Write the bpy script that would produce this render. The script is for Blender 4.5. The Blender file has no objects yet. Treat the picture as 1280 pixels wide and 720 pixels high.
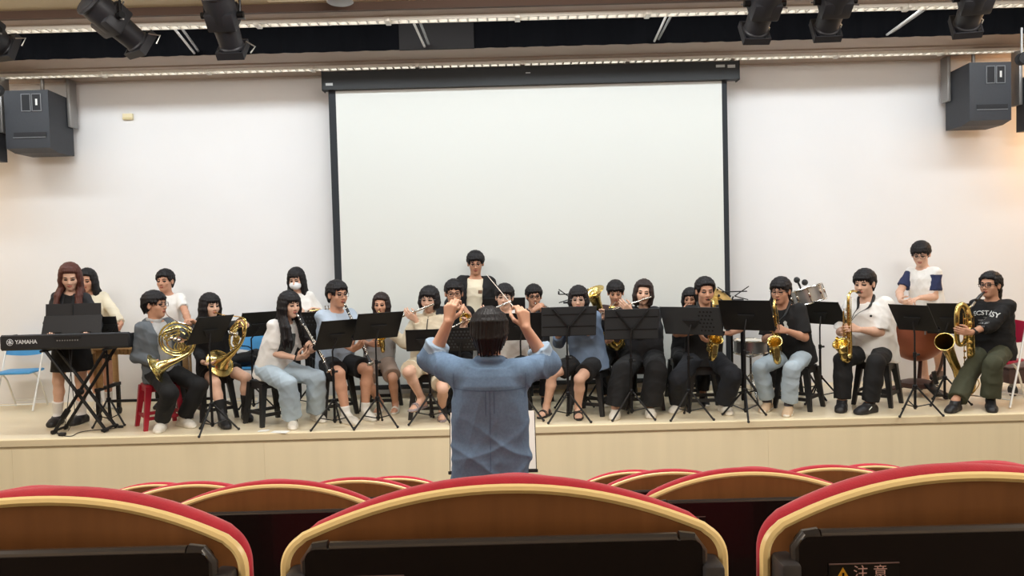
import bpy, bmesh, math
import numpy as np
from mathutils import Vector, Matrix
from mathutils.bvhtree import BVHTree

COL = bpy.context.scene.collection
RNG = np.random.default_rng(7)
A = lambda *p: np.array(p, dtype=float)
def nrm(v):
    v = np.asarray(v, float); return v / (np.linalg.norm(v) + 1e-12)
UP = A(0, 0, 1)
SZ = 0.55                      # height of the stage floor
# ------------------------------------------------------------------ camera
CAM = A(0, 0, 2.18); FPX = 1000.0
_p = math.atan(.038); _t = math.radians(1.5)
CF = A(0, math.cos(_p), -math.sin(_p))
_U0 = A(0, math.sin(_p), math.cos(_p)); _R0 = A(1, 0, 0)
CR = math.cos(_t) * _R0 - math.sin(_t) * _U0
CU = math.sin(_t) * _R0 + math.cos(_t) * _U0
def ray(u, v): return CF + (u - 640) / FPX * CR - (v - 360) / FPX * CU
def P(u, v, D):
    """World point seen at (u, v) that lies D metres into the hall."""
    d = ray(u, v); return CAM + d * (D / d[1])
def G(u, v, z=SZ):
    """World point seen at (u, v) on the level z."""
    d = ray(u, v); return CAM + d * ((z - CAM[2]) / d[2])
def setup_camera():
    cd = bpy.data.cameras.new('camera'); co = bpy.data.objects.new('camera', cd); COL.objects.link(co)
    cd.sensor_width = 36; cd.lens = 36 * FPX / 1280; cd.clip_start = .05; cd.clip_end = 60
    m = Matrix(((CR[0], CU[0], -CF[0], CAM[0]), (CR[1], CU[1], -CF[1], CAM[1]), (CR[2], CU[2], -CF[2], CAM[2]), (0, 0, 0, 1)))
    co.matrix_world = m; bpy.context.scene.camera = co
# ------------------------------------------------------------------ materials
def lin(c):
    c = np.array(c, float) / 255
    return tuple(np.where(c <= .04045, c / 12.92, ((c + .055) / 1.055) ** 2.4)) + (1.0,)
MATS = {}
def mat(name, rgb, rough=.5, metal=0., var=None, bump=None, stretch=None, spec=None, coat=0., emit=None, sheen=0.):
    """Principled material; var=(scale, amount) mottles the colour, bump=(scale, strength)."""
    if name in MATS: return MATS[name]
    m = bpy.data.materials.new(name); m.use_nodes = True; MATS[name] = m
    nt = m.node_tree; b = nt.nodes['Principled BSDF']
    c = lin(rgb)
    b.inputs['Base Color'].default_value = c
    b.inputs['Roughness'].default_value = rough; b.inputs['Metallic'].default_value = metal
    if spec is not None: b.inputs['Specular IOR Level'].default_value = spec
    if coat: b.inputs['Coat Weight'].default_value = coat
    if sheen: b.inputs['Sheen Weight'].default_value = sheen
    if emit:
        b.inputs['Emission Color'].default_value = lin(emit[0]); b.inputs['Emission Strength'].default_value = emit[1]
    if var or bump:
        tc = nt.nodes.new('ShaderNodeTexCoord'); src = tc.outputs['Object']
        if stretch:
            mp = nt.nodes.new('ShaderNodeMapping'); mp.inputs['Scale'].default_value = stretch
            nt.links.new(src, mp.inputs['Vector']); src = mp.outputs['Vector']
    if var:
        n = nt.nodes.new('ShaderNodeTexNoise'); n.inputs['Scale'].default_value = var[0]; n.inputs['Detail'].default_value = 4
        nt.links.new(src, n.inputs['Vector'])
        r = nt.nodes.new('ShaderNodeMapRange'); r.inputs['From Min'].default_value = .3; r.inputs['From Max'].default_value = .7
        r.inputs['To Min'].default_value = 1 - var[1]; r.inputs['To Max'].default_value = 1 + var[1]
        nt.links.new(n.outputs['Fac'], r.inputs['Value'])
        mx = nt.nodes.new('ShaderNodeVectorMath'); mx.operation = 'SCALE'; mx.inputs[0].default_value = c[:3]
        nt.links.new(r.outputs['Result'], mx.inputs['Scale']); nt.links.new(mx.outputs['Vector'], b.inputs['Base Color'])
    if bump:
        n = nt.nodes.new('ShaderNodeTexNoise'); n.inputs['Scale'].default_value = bump[0]; n.inputs['Detail'].default_value = 3
        nt.links.new(src, n.inputs['Vector'])
        bp = nt.nodes.new('ShaderNodeBump'); bp.inputs['Strength'].default_value = bump[1]; bp.inputs['Distance'].default_value = .01
        nt.links.new(n.outputs['Fac'], bp.inputs['Height']); nt.links.new(bp.outputs['Normal'], b.inputs['Normal'])
    return m
# ------------------------------------------------------------------ things
def thing(name, label, cat, loc=(0, 0, 0), rz=0., group=None):
    o = bpy.data.objects.new(name, None); COL.objects.link(o); o.empty_display_size = .1
    o.location = tuple(float(x) for x in loc); o.rotation_euler = (0, 0, rz)
    return tag(o, label, cat, group)
def tag(o, label=None, cat=None, group=None, kind=None):
    if label: o['label'] = label
    if cat: o['category'] = cat
    if group: o['group'] = group
    if kind: o['kind'] = kind
    return o
def dup(root, loc, rz, label, group=None):
    r = root.copy(); COL.objects.link(r); r.location = tuple(float(x) for x in loc); r.rotation_euler = (0, 0, rz); r['label'] = label
    if group: r['group'] = group
    for ch in list(root.children):
        c = ch.copy(); COL.objects.link(c); c.parent = r
        for g in list(ch.children):
            d = g.copy(); COL.objects.link(d); d.parent = c
    return r
def root_loc(o):
    v = A(0, 0, 0)
    while o is not None:
        v = v + np.array(o.location); o = o.parent
    return v
def link_mesh(name, V, F, mats, parent=None, midx=None, smooth=True, sharp=.6, world=False):
    V = np.asarray(V, np.float32)
    if world and parent is not None: V = V - root_loc(parent).astype(np.float32)
    me = bpy.data.meshes.new(name)
    if isinstance(F, np.ndarray):
        n = len(F); k = F.shape[1]
        me.vertices.add(len(V)); me.vertices.foreach_set('co', V.ravel())
        me.loops.add(n * k); me.loops.foreach_set('vertex_index', F.astype(np.int32).ravel())
        me.polygons.add(n); me.polygons.foreach_set('loop_start', np.arange(0, n * k, k, dtype=np.int32))
        me.update(calc_edges=True)
    else:
        me.from_pydata([tuple(v) for v in V], [], F)
    if not isinstance(mats, (list, tuple)): mats = [mats]
    for m in mats: me.materials.append(m)
    if midx is not None: me.polygons.foreach_set('material_index', np.asarray(midx, np.int32))
    if smooth:
        me.polygons.foreach_set('use_smooth', np.ones(len(me.polygons), bool))
        if sharp: me.set_sharp_from_angle(angle=sharp)
    me.update()
    o = bpy.data.objects.new(name, me); COL.objects.link(o)
    if parent is not None: o.parent = parent
    return o
class MB:
    """Collects solids; build() links them as ONE mesh object."""
    def __init__(s): s.V = []; s.F = []; s.M = []; s.n = 0
    def add(s, V, F, m=0):
        V = np.asarray(V, float); s.V.append(V); s.F += [tuple(int(i) + s.n for i in f) for f in F]; s.M += [m] * len(F); s.n += len(V); return s
    def box(s, c, size, R=None, bev=0., m=0, seg=2):
        bm = bmesh.new(); bmesh.ops.create_cube(bm, size=1)
        for v in bm.verts: v.co = Vector((v.co.x * size[0], v.co.y * size[1], v.co.z * size[2]))
        if bev: bmesh.ops.bevel(bm, geom=list(bm.edges), offset=bev, segments=seg, affect='EDGES', profile=.5)
        bm.verts.index_update()
        V = np.array([v.co[:] for v in bm.verts]); F = [[v.index for v in f.verts] for f in bm.faces]; bm.free()
        if R is not None: V = V @ np.asarray(R).T
        return s.add(V + np.asarray(c, float), F, m)
    def hexa(s, pts, m=0):
        """8 corners: bottom loop then top loop, both counter-clockwise from above."""
        return s.add(pts, [(3, 2, 1, 0), (4, 5, 6, 7), (0, 1, 5, 4), (1, 2, 6, 5), (2, 3, 7, 6), (3, 0, 4, 7)], m)
    def tube(s, pts, r, n=8, closed=False, m=0, flat=1.0):
        pts = np.asarray(pts, float); k = len(pts)
        r = np.full(k, r, float) if np.isscalar(r) else np.asarray(r, float)
        if closed: tan = np.roll(pts, -1, 0) - np.roll(pts, 1, 0)
        else:
            tan = np.empty_like(pts); tan[1:-1] = pts[2:] - pts[:-2]; tan[0] = pts[1] - pts[0]; tan[-1] = pts[-1] - pts[-2]
        tan /= np.linalg.norm(tan, axis=1)[:, None] + 1e-12
        for i in range(1, k):
            if tan[i].dot(tan[i - 1]) < -.7: tan[i] = -tan[i]      # doubling back inside a bell: keep the ring order
        a = np.cross(tan[0], UP)
        if np.linalg.norm(a) < 1e-3: a = np.cross(tan[0], A(1, 0, 0))
        a = nrm(a); V = []; an = np.arange(n) * 2 * math.pi / n
        for i in range(k):
            a = nrm(a - tan[i] * a.dot(tan[i])); b = np.cross(tan[i], a)
            V.append(pts[i] + r[i] * (np.cos(an)[:, None] * a + flat * np.sin(an)[:, None] * b))
        V = np.concatenate(V); F = []
        for i in range(k if closed else k - 1):
            i2 = (i + 1) % k
            for j in range(n):
                j2 = (j + 1) % n; F.append((i * n + j, i * n + j2, i2 * n + j2, i2 * n + j))
        if not closed: F.append(tuple(range(n))[::-1]); F.append(tuple((k - 1) * n + j for j in range(n)))
        return s.add(V, F, m)
    def cyl(s, a, b, r, r2=None, n=12, m=0): return s.tube([a, b], [r, r if r2 is None else r2], n, m=m)
    def lathe(s, prof, o, axis=(0, 0, 1), n=24, m=0, caps=True):
        """prof: (radius, height) pairs along the axis from o."""
        ax = nrm(axis); a = np.cross(ax, UP)
        if np.linalg.norm(a) < 1e-3: a = A(1, 0, 0)
        a = nrm(a); b = np.cross(ax, a); an = np.arange(n) * 2 * math.pi / n; V = []; F = []; k = len(prof)
        for r, h in prof: V.append(np.asarray(o, float) + ax * h + max(r, 1e-5) * (np.cos(an)[:, None] * a + np.sin(an)[:, None] * b))
        for i in range(k - 1):
            for j in range(n):
                j2 = (j + 1) % n; F.append((i * n + j, i * n + j2, (i + 1) * n + j2, (i + 1) * n + j))
        if caps: F.append(tuple(range(n))[::-1]); F.append(tuple((k - 1) * n + j for j in range(n)))
        return s.add(np.concatenate(V), F, m)
    def ball(s, c, r, n=12, m=0):
        rr = np.ones(3) * r; k = n // 2
        pr = [(math.sin(math.pi * i / k), -math.cos(math.pi * i / k)) for i in range(k + 1)]
        t = MB(); t.lathe(pr, (0, 0, 0), n=n, caps=False)
        return s.add(t.V[0] * rr + np.asarray(c, float), t.F, m)
    def prism(s, poly, o, X, Y, N, depth, m=0):
        """Polygon in the X-Y plane at o, extruded by depth along N (= X x Y)."""
        o, X, Y, N = (np.asarray(q, float) for q in (o, X, Y, N)); k = len(poly)
        B = np.array([o + X * x + Y * y for x, y in poly]); T = B + N * depth
        F = [tuple(range(k))[::-1], tuple(range(k, 2 * k))] + [(i, (i + 1) % k, k + (i + 1) % k, k + i) for i in range(k)]
        return s.add(np.concatenate([B, T]), F, m)
    def build(s, name, mats, parent=None, world=False, smooth=True, sharp=.6):
        return link_mesh(name, np.concatenate(s.V), s.F, mats, parent, s.M if isinstance(mats, (list, tuple)) else None, smooth, sharp, world)
def rrect(w, h, r, k=5):
    """Rounded rectangle outline, counter-clockwise, centred."""
    out = []
    for cx, cy, a0 in ((w / 2 - r, h / 2 - r, 0), (-w / 2 + r, h / 2 - r, 90), (-w / 2 + r, -h / 2 + r, 180), (w / 2 - r, -h / 2 + r, 270)):
        for i in range(k + 1):
            a = math.radians(a0 + 90 * i / k); out.append((cx + r * math.cos(a), cy + r * math.sin(a)))
    return out
def spline(pts, k=8, closed=False):
    """Catmull-Rom through pts (any width of rows)."""
    p = np.asarray(pts, float); n = len(p); out = []
    for i in range(n if closed else n - 1):
        g = (lambda j: p[j % n]) if closed else (lambda j: p[min(max(j, 0), n - 1)])
        a, b, c, d = g(i - 1), g(i), g(i + 1), g(i + 2)
        for t in np.arange(k) / k:
            out.append(.5 * (2 * b + (c - a) * t + (2 * a - 5 * b + 4 * c - d) * t * t + (3 * b - a - 3 * c + d) * t ** 3))
    if not closed: out.append(p[-1])
    return np.array(out)
def text_mesh(txt, size, bold=0., res=3):
    """Vertices (x, y) and faces of a line of text, centred."""
    cu = bpy.data.curves.new('t', 'FONT'); cu.body = txt; cu.size = size; cu.align_x = 'CENTER'; cu.align_y = 'CENTER'
    cu.resolution_u = res; cu.offset = bold
    o = bpy.data.objects.new('t', cu); COL.objects.link(o)
    dg = bpy.context.evaluated_depsgraph_get(); me = o.evaluated_get(dg).to_mesh()
    V = np.array([v.co[:] for v in me.vertices]); F = [tuple(p.vertices) for p in me.polygons]
    o.evaluated_get(dg).to_mesh_clear(); bpy.data.objects.remove(o); bpy.data.curves.remove(cu)
    return V, F
# ------------------------------------------------------------------ implicit solids -> mesh
class SDF:
    def __init__(s, k=.02): s.pr = []; s.k = k; s.disp = None
    def _add(s, fn, lo, hi, k, m, op, clips):
        s.pr.append((fn, np.asarray(lo, float), np.asarray(hi, float), s.k if k is None else k, m, op, clips)); return s
    def cone(s, a, b, ra, rb=None, k=None, m=0, op=1, clips=()):
        a = np.asarray(a, float); b = np.asarray(b, float); rb = ra if rb is None else rb
        ba = (b - a); l2 = max(ba.dot(ba), 1e-9); ba32 = ba.astype(np.float32); a32 = a.astype(np.float32)
        def fn(p):
            pa = p - a32; t = np.clip(pa @ ba32 / l2, 0, 1)
            return np.sqrt(np.maximum(((pa - t[..., None] * ba32) ** 2).sum(-1), 1e-12)) - (ra + (rb - ra) * t)
        R = np.array([ra, rb])
        return s._add(fn, np.minimum(a - ra, b - rb), np.maximum(a + ra, b + rb), k, m, op, clips)
    def path(s, pts, rs, **kw):
        for i in range(len(pts) - 1): s.cone(pts[i], pts[i + 1], rs[i], rs[i + 1], **kw)
        return s
    def ell(s, c, r, R=None, k=None, m=0, op=1, clips=()):
        c = np.asarray(c, float); r = np.asarray(r, float); R = np.eye(3) if R is None else np.asarray(R, float)
        c32 = c.astype(np.float32); R32 = R.astype(np.float32); ir = (1 / r).astype(np.float32); ir2 = ir * ir
        def fn(p):
            q = (p - c32) @ R32
            k0 = np.sqrt(((q * ir) ** 2).sum(-1)); k1 = np.sqrt(((q * ir2) ** 2).sum(-1)) + 1e-9
            return k0 * (k0 - 1) / k1
        e = np.sqrt(((R * r) ** 2).sum(1))
        return s._add(fn, c - e, c + e, k, m, op, clips)
    def loft(s, o, X, Y, Z, tab, inf=0., k=None, m=0, op=1, n=2.3, clips=()):
        """tab rows: z, half width x, half depth y, centre y."""
        o = np.asarray(o, float); tab = np.asarray(tab, float); R = np.stack([X, Y, Z], 1)
        if tab.shape[1] == 3: tab = np.c_[tab, np.zeros(len(tab))]
        o32 = o.astype(np.float32); R32 = R.astype(np.float32); z0, z1 = tab[0, 0], tab[-1, 0]
        def fn(p):
            q = (p - o32) @ R32; z = q[..., 2]
            wx = np.interp(z, tab[:, 0], tab[:, 1]).astype(np.float32) + inf; wy = np.interp(z, tab[:, 0], tab[:, 2]).astype(np.float32) + inf
            y = q[..., 1] - np.interp(z, tab[:, 0], tab[:, 3]).astype(np.float32); x = q[..., 0]
            r = (np.abs(x / wx) ** n + np.abs(y / wy) ** n + 1e-9) ** (1 / n)
            d = (r - 1) * (np.sqrt(x * x + y * y) + 1e-4) / (r + 1e-3)
            return np.maximum(d, np.maximum(z0 - z, z - z1))
        w = tab[:, 1].max() + inf; dp = (tab[:, 2] + np.abs(tab[:, 3])).max() + inf
        cs = np.array([o + X * sx * w + Y * sy * dp + Z * zz for sx in (-1, 1) for sy in (-1, 1) for zz in (z0, z1)])
        return s._add(fn, cs.min(0), cs.max(0), k, m, op, clips)
    def box(s, c, half, R=None, rad=.01, k=None, m=0, op=1, clips=()):
        c = np.asarray(c, float); half = np.asarray(half, float); R = np.eye(3) if R is None else np.asarray(R, float)
        c32 = c.astype(np.float32); R32 = R.astype(np.float32); hh = (half - rad).astype(np.float32)
        def fn(p):
            q = np.abs((p - c32) @ R32) - hh
            return np.sqrt((np.maximum(q, 0) ** 2).sum(-1)) + np.minimum(q.max(-1), 0) - rad
        e = np.abs(R * half).sum(1)
        return s._add(fn, c - e, c + e, k, m, op, clips)
    def _ev(s, pr, p):
        d = pr[0](p)
        for pt, n in pr[6]: d = np.maximum(d, (p - np.asarray(pt, np.float32)) @ np.asarray(n, np.float32))
        return d
    def clip(s, pt, n):
        """Keep only the side the normal points away from."""
        s.pr.append((None, np.asarray(pt, float), np.asarray(n, float), 0, 0, 0, ())); return s
    def mesh(s, h, name, mats, parent=None, rule=None, sharp=None):
        pos = [p for p in s.pr if p[5] == 1]
        lo = np.min([p[1] for p in pos], 0) - .02; hi = np.max([p[2] for p in pos], 0) + .02
        dim = np.ceil((hi - lo) / h).astype(int) + 1
        ax = [(lo[i] + h * np.arange(dim[i])).astype(np.float32) for i in range(3)]
        D = np.full(dim, .5, np.float32)
        for pr in s.pr:
            fn, a, b, k, m, op, cl = pr
            if op == 0:
                pl = ((ax[0] - a[0]) * b[0])[:, None, None] + ((ax[1] - a[1]) * b[1])[None, :, None] + ((ax[2] - a[2]) * b[2])[None, None, :]
                D = np.maximum(D, pl.astype(np.float32)); continue
            mg = max(k, .012) + 2 * h
            i0 = np.clip(np.floor((a - mg - lo) / h).astype(int), 0, dim - 1); i1 = np.clip(np.ceil((b + mg - lo) / h).astype(int) + 1, 1, dim)
            if (i1 <= i0).any(): continue
            sl = tuple(slice(i0[j], i1[j]) for j in range(3))
            g = np.stack(np.meshgrid(*[ax[j][sl[j]] for j in range(3)], indexing='ij'), -1)
            d = s._ev(pr, g); c = D[sl]
            if op == 1:
                q = np.maximum(k - np.abs(c - d), 0) / max(k, 1e-6); D[sl] = np.minimum(c, d) - q * q * k * .25
            else:
                q = np.maximum(k - np.abs(c + d), 0) / max(k, 1e-6); D[sl] = np.maximum(c, -d) + q * q * k * .25
        if s.disp is not None:
            nb = np.argwhere(np.abs(D) < .03)
            pts = np.stack([ax[j][nb[:, j]] for j in range(3)], -1); D[nb[:, 0], nb[:, 1], nb[:, 2]] += s.disp(pts)
        V, F = surfnets(D, lo, h)
        if len(F) == 0: print('EMPTY', name); return None
        midx = None
        if isinstance(mats, (list, tuple)) and len(mats) > 1:
            fc = V[F].mean(1).astype(np.float32)
            if rule is not None: midx = rule(fc)
            else:
                best = np.full(len(fc), 1e3, np.float32); midx = np.zeros(len(fc), int)
                for pr in pos:
                    w = np.all((fc > pr[1] - .01) & (fc < pr[2] + .01), 1)
                    if not w.any(): continue
                    d = s._ev(pr, fc[w]); ii = np.where(w)[0]; better = d < best[ii]
                    best[ii[better]] = d[better]; midx[ii[better]] = pr[4]
        return link_mesh(name, V, F, mats, parent, midx, True, sharp, world=True)
def surfnets(D, lo, h):
    S = D < 0; n = np.array(D.shape)
    c = np.zeros(n - 1, np.uint8)
    for i in (0, 1):
        for j in (0, 1):
            for k in (0, 1): c += S[i:n[0] - 1 + i, j:n[1] - 1 + j, k:n[2] - 1 + k]
    act = (c > 0) & (c < 8); I = np.argwhere(act)
    idx = np.full(act.shape, -1, np.int32); idx[act] = np.arange(len(I))
    acc = np.zeros((len(I), 3)); cnt = np.zeros(len(I))
    cor = [(i, j, k) for i in (0, 1) for j in (0, 1) for k in (0, 1)]
    val = {q: D[I[:, 0] + q[0], I[:, 1] + q[1], I[:, 2] + q[2]] for q in cor}
    for q in cor:
        for a in range(3):
            if q[a]: continue
            q2 = list(q); q2[a] = 1; q2 = tuple(q2)
            va, vb = val[q], val[q2]; x = (va < 0) != (vb < 0)
            t = np.where(x, va / np.where(x, va - vb, 1), 0)
            pt = np.tile(np.array(q, float), (len(I), 1)); pt[:, a] += t
            acc[x] += pt[x]; cnt[x] += 1
    V = lo + h * (I + acc / np.maximum(cnt, 1)[:, None])
    Fs = []
    for a in range(3):
        b, cc = (a + 1) % 3, (a + 2) % 3
        s0 = [slice(None)] * 3; s1 = [slice(None)] * 3; s0[a] = slice(0, -1); s1[a] = slice(1, None)
        E = np.argwhere(S[tuple(s0)] != S[tuple(s1)])
        E = E[(E[:, b] > 0) & (E[:, cc] > 0) & (E[:, b] < n[b] - 1) & (E[:, cc] < n[cc] - 1)]
        if not len(E): continue
        ins = S[E[:, 0], E[:, 1], E[:, 2]]
        q = []
        for db, dc in ((1, 1), (0, 1), (0, 0), (1, 0)):
            e = E.copy(); e[:, b] -= db; e[:, cc] -= dc; q.append(idx[e[:, 0], e[:, 1], e[:, 2]])
        q = np.stack(q, 1); q[~ins] = q[~ins][:, ::-1]; Fs.append(q)
    F = np.concatenate(Fs) if Fs else np.zeros((0, 4), int)
    return V, F[(F >= 0).all(1)]
def folds(seed, amp=.004, freq=26, n=5, zbias=.5):
    """Cloth creases: a few warped sine ridges."""
    r = np.random.default_rng(seed); K = r.normal(size=(n, 3)); K[:, 2] *= zbias + .5
    K = K / np.linalg.norm(K, axis=1)[:, None] * freq * r.uniform(.6, 1.5, (n, 1)); ph = r.uniform(0, 6.28, n)
    W = r.normal(size=(n, 3)) * freq * .35
    def f(p):
        out = 0
        for i in range(n):
            s = np.sin(p @ K[i] + ph[i] + 1.1 * np.sin(p @ W[i])); out = out + (1 - np.abs(s)) ** 2 - .35
        return (out * (-amp / math.sqrt(n))).astype(np.float32)
    return f
def decal(obj_mesh, V2, F, o, X, Y, N, m, name, parent, lift=.003):
    """Lay a flat motif (V2 in X-Y at o) onto the mesh of obj_mesh, looking along -N."""
    me = obj_mesh.data; off = root_loc(obj_mesh)
    nv = len(me.vertices); co = np.empty(nv * 3, np.float32); me.vertices.foreach_get('co', co); co = co.reshape(-1, 3) + off
    bv = BVHTree.FromPolygons([tuple(c) for c in co], [tuple(p.vertices) for p in me.polygons])
    out = []
    for v in V2:
        q = np.asarray(o) + X * v[0] + Y * v[1]; h = bv.ray_cast(Vector(q + N * .3), Vector(-N), .6)
        out.append(np.array(h[0]) + N * lift if h[0] is not None else q)
    return link_mesh(name, np.array(out), F, m, parent, smooth=False, world=True)
def grid2(w, h, nx=8, ny=8):
    V = [((i / nx - .5) * w, (j / ny - .5) * h) for j in range(ny + 1) for i in range(nx + 1)]
    F = [(j * (nx + 1) + i, j * (nx + 1) + i + 1, (j + 1) * (nx + 1) + i + 1, (j + 1) * (nx + 1) + i) for j in range(ny) for i in range(nx)]
    return np.array(V), F
# ================================================================== the hall
WY = 9.75
ZS = P(640, 88.5, WY)[2]                       # underside of the stage soffits
YB0, YB1, YB2 = G(640, 60, ZS)[1], G(640, 72.5, ZS)[1], G(640, 77.5, ZS)[1]
YF0, YF1, YF2, YF3 = G(640, 6, ZS)[1], G(640, 8, ZS)[1], G(640, 16, ZS)[1], G(640, 21.5, ZS)[1]
SX = 7.3
m_wall = mat('white_paint', (233, 233, 234), .75, var=(1.2, .015), bump=(60, .03))
m_side = mat('beige_paint', (214, 196, 172), .8, var=(1.5, .03))
m_cream = mat('cream_panel', (250, 236, 200), .55, var=(2.0, .035), stretch=(3.5, 1, .12))
m_nose = mat('stage_nosing', (236, 220, 184), .45)
m_stage = mat('stage_vinyl', (232, 216, 184), .32, var=(1.6, .04), bump=(90, .02))
m_taupe = mat('taupe_soffit', (176, 160, 146), .7, var=(1.5, .02))
m_brown = mat('brown_trim', (92, 70, 58), .7)
m_ceil = mat('cream_ceiling', (222, 209, 178), .8)
m_dark = mat('dark_floor', (44, 34, 34), .7)
m_black = mat('black_paint', (24, 24, 26), .6)
m_blackcloth = mat('black_curtain', (11, 11, 13), 1., var=(3, .15), spec=.05, bump=(120, .1))
m_alu = mat('brushed_aluminium', (200, 198, 192), .35, .9)
m_steel = mat('galvanised_steel', (150, 148, 146), .45, .6)
m_blackmetal = mat('black_metal', (20, 20, 22), .42, .3)
m_charcoal = mat('charcoal_metal', (17, 20, 23), .6)

def struct(mb, name, m):
    return tag(mb.build(name, m, smooth=False), kind='structure')
def build_room():
    struct(MB().box((0, 2.4, -.05), (2 * SX, 10.6, .1)), 'floor_auditorium', m_dark)
    struct(MB().box((0, (7.64 + WY) / 2, SZ - .03), (2 * SX, WY - 7.64, .06)), 'floor', m_stage)
    struct(MB().box((0, WY + .1, 3.2), (2 * SX, .2, 6.4)), 'wall_back', m_wall)
    struct(MB().box((-SX - .1, 3.6, 3.2), (.2, 12.6, 6.4)), 'wall_left', m_side)
    struct(MB().box((SX + .1, 3.6, 3.2), (.2, 12.6, 6.4)), 'wall_right', m_side)
    struct(MB().box((0, -2.7, 3.2), (2 * SX, .2, 6.4)), 'wall_rear', m_side)
    # stage front: cream boards with fine joints, and the bright nosing above them
    b = MB()
    n = 6; w = 2 * SX / n
    for i in range(n): b.box((-SX + (i + .5) * w, 7.69, .24), (w - .0015, .06, .48))
    struct(b, 'wall_front', m_cream)
    struct(MB().box((0, 7.675, .517), (2 * SX, .075, .072), bev=.008), 'trim_1', m_nose)
    # rear soffit over the stage, its groove and the recess behind the front soffit
    b = MB()
    b.box((0, (YB0 + YB1) / 2, ZS + .065), (2 * SX, YB1 - YB0, .10))
    b.box((0, (YB1 + WY) / 2 + .004, ZS + .05), (2 * SX, WY - YB1 - .008, .10))
    struct(b, 'ceiling_soffit_rear', m_taupe)
    struct(MB().box((0, (YF1 + YF3) / 2, ZS + .06), (2 * SX, YF3 - YF1, .12)), 'ceiling_soffit_front', m_taupe)
    struct(MB().box((0, (YF0 + YF1) / 2, ZS + .05), (2 * SX, YF1 - YF0, .12)), 'trim_2', m_brown)
    # audience ceiling with the dark equipment slot
    x0, x1, ys, ye = -2.09, 1.08, 4.2, YF0 - .06
    zc = ZS + .06; b = MB()
    for (xa, xb, ya, yb) in ((-SX, x0, -2.6, YF0), (x1, SX, -2.6, YF0), (x0, x1, -2.6, ys), (x0, x1, ye, YF0)):
        b.box(((xa + xb) / 2, (ya + yb) / 2, zc + .04), (xb - xa, yb - ya, .08))
    struct(b, 'ceiling', m_ceil)
    b = MB(); zt = zc + .9
    b.box(((x0 + x1) / 2, (ys + ye) / 2, zt), (x1 - x0 + .1, ye - ys + .1, .04))
    for (c, s) in (((x0 - .02, (ys + ye) / 2, zc + .5), (.04, ye - ys, .84)), ((x1 + .02, (ys + ye) / 2, zc + .5), (.04, ye - ys, .84)),
                   (((x0 + x1) / 2, ys - .02, zc + .5), (x1 - x0, .04, .84)), (((x0 + x1) / 2, ye + .02, zc + .5), (x1 - x0, .04, .84))): b.box(c, s)
    struct(b, 'ceiling_slot', m_black)
    struct(MB().box((-.62, ye - .08, zc + .42), (.9, .1, .7), bev=.01), 'trim_3', mat('slot_panel', (106, 94, 88), .7))
    # fly space over the slot between the soffits
    b = MB(); zt = ZS + 1.35
    b.box((0, (YF1 + WY) / 2, zt), (2 * SX, WY - YF1, .06))
    b.box((0, YF2 - .1, ZS + .74), (2 * SX, .05, 1.2))
    struct(b, 'ceiling_fly', m_black)
    struct(MB().box((0, YB0 + .42, ZS + .7), (2 * SX, .04, 1.2)), 'wall_fly', mat('fly_wall', (40, 33, 30), .8))
    k = YB0 / 1000; xa, xb = (509 - 640) * k, (601 - 640) * k
    struct(MB().box(((xa + xb) / 2, YB0 - .02, ZS + .65), (xb - xa, .03, 1.3)), 'wall_gap', mat('gap_board', (22, 17, 15), .9))
    def curtain(xa, xb, y, label):
        n = int((xb - xa) / .022); xs = np.linspace(xa, xb, n)
        z0, z1 = ZS + .004, ZS + 1.3
        ph = np.cumsum(RNG.uniform(.25, .75, n)); d = .010 * np.sin(ph) + .004 * np.sin(2.3 * ph)
        V = []; F = []
        for z in (z0, (z0 + z1) / 2, z1):
            for x, q in zip(xs, d): V.append((x, y + q, z))
        for z in (z0, (z0 + z1) / 2, z1):
            for x, q in zip(xs, d): V.append((x, y + q + .008, z))
        for o_ in (0, 3 * n):
            for r in range(2):
                for i in range(n - 1):
                    f = (o_ + r * n + i, o_ + r * n + i + 1, o_ + (r + 1) * n + i + 1, o_ + (r + 1) * n + i)
                    F.append(f if o_ == 0 else f[::-1])
        o = link_mesh('black_curtain', V, F, m_blackcloth)
        tag(o, label, 'curtain', 'black curtains above the stage')
    k = (YB0 - .022) / 1000
    curtain(-SX + .05, (511 - 640) * k, YB0 - .022, 'black pleated curtain above the stage, left of the bare brown gap')
    curtain((599 - 640) * k, SX - .05, YB0 - .022, 'black pleated curtain above the stage, right of the bare brown gap')
    # two rows of ladder-like light trays
    m_glow = mat('tube_glow', (255, 250, 236), .4, emit=((255, 253, 246), 4))
    m_rail = mat('tray_white', (232, 229, 220), .4, .3)
    def tray(L):
        t = thing('light_tray', 'x', 'ceiling light')
        b = MB()
        for y in (-.055, .055): b.box((0, y, 0), (L, .012, .036), bev=.002)
        n = int(L / .088)
        for i in range(n + 1): b.box((-L / 2 + .006 + i * (L - .012) / n, 0, -.004), (.016, .1, .022))
        b.build('louvre', m_rail, t, smooth=False)
        b = MB().box((0, 0, .028), (L, .122, .008)); b.build('housing', m_steel, t, smooth=False)
        b = MB().cyl((-L / 2 + .04, .0, .012), (L / 2 - .04, .0, .012), .010, n=10); b.build('tube', m_glow, t)
        b = MB().box((L / 2, 0, -.006), (.05, .14, .05), bev=.006); b.build('joint_bracket', m_rail, t)
        return t
    first = None; L = 1.21
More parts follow.
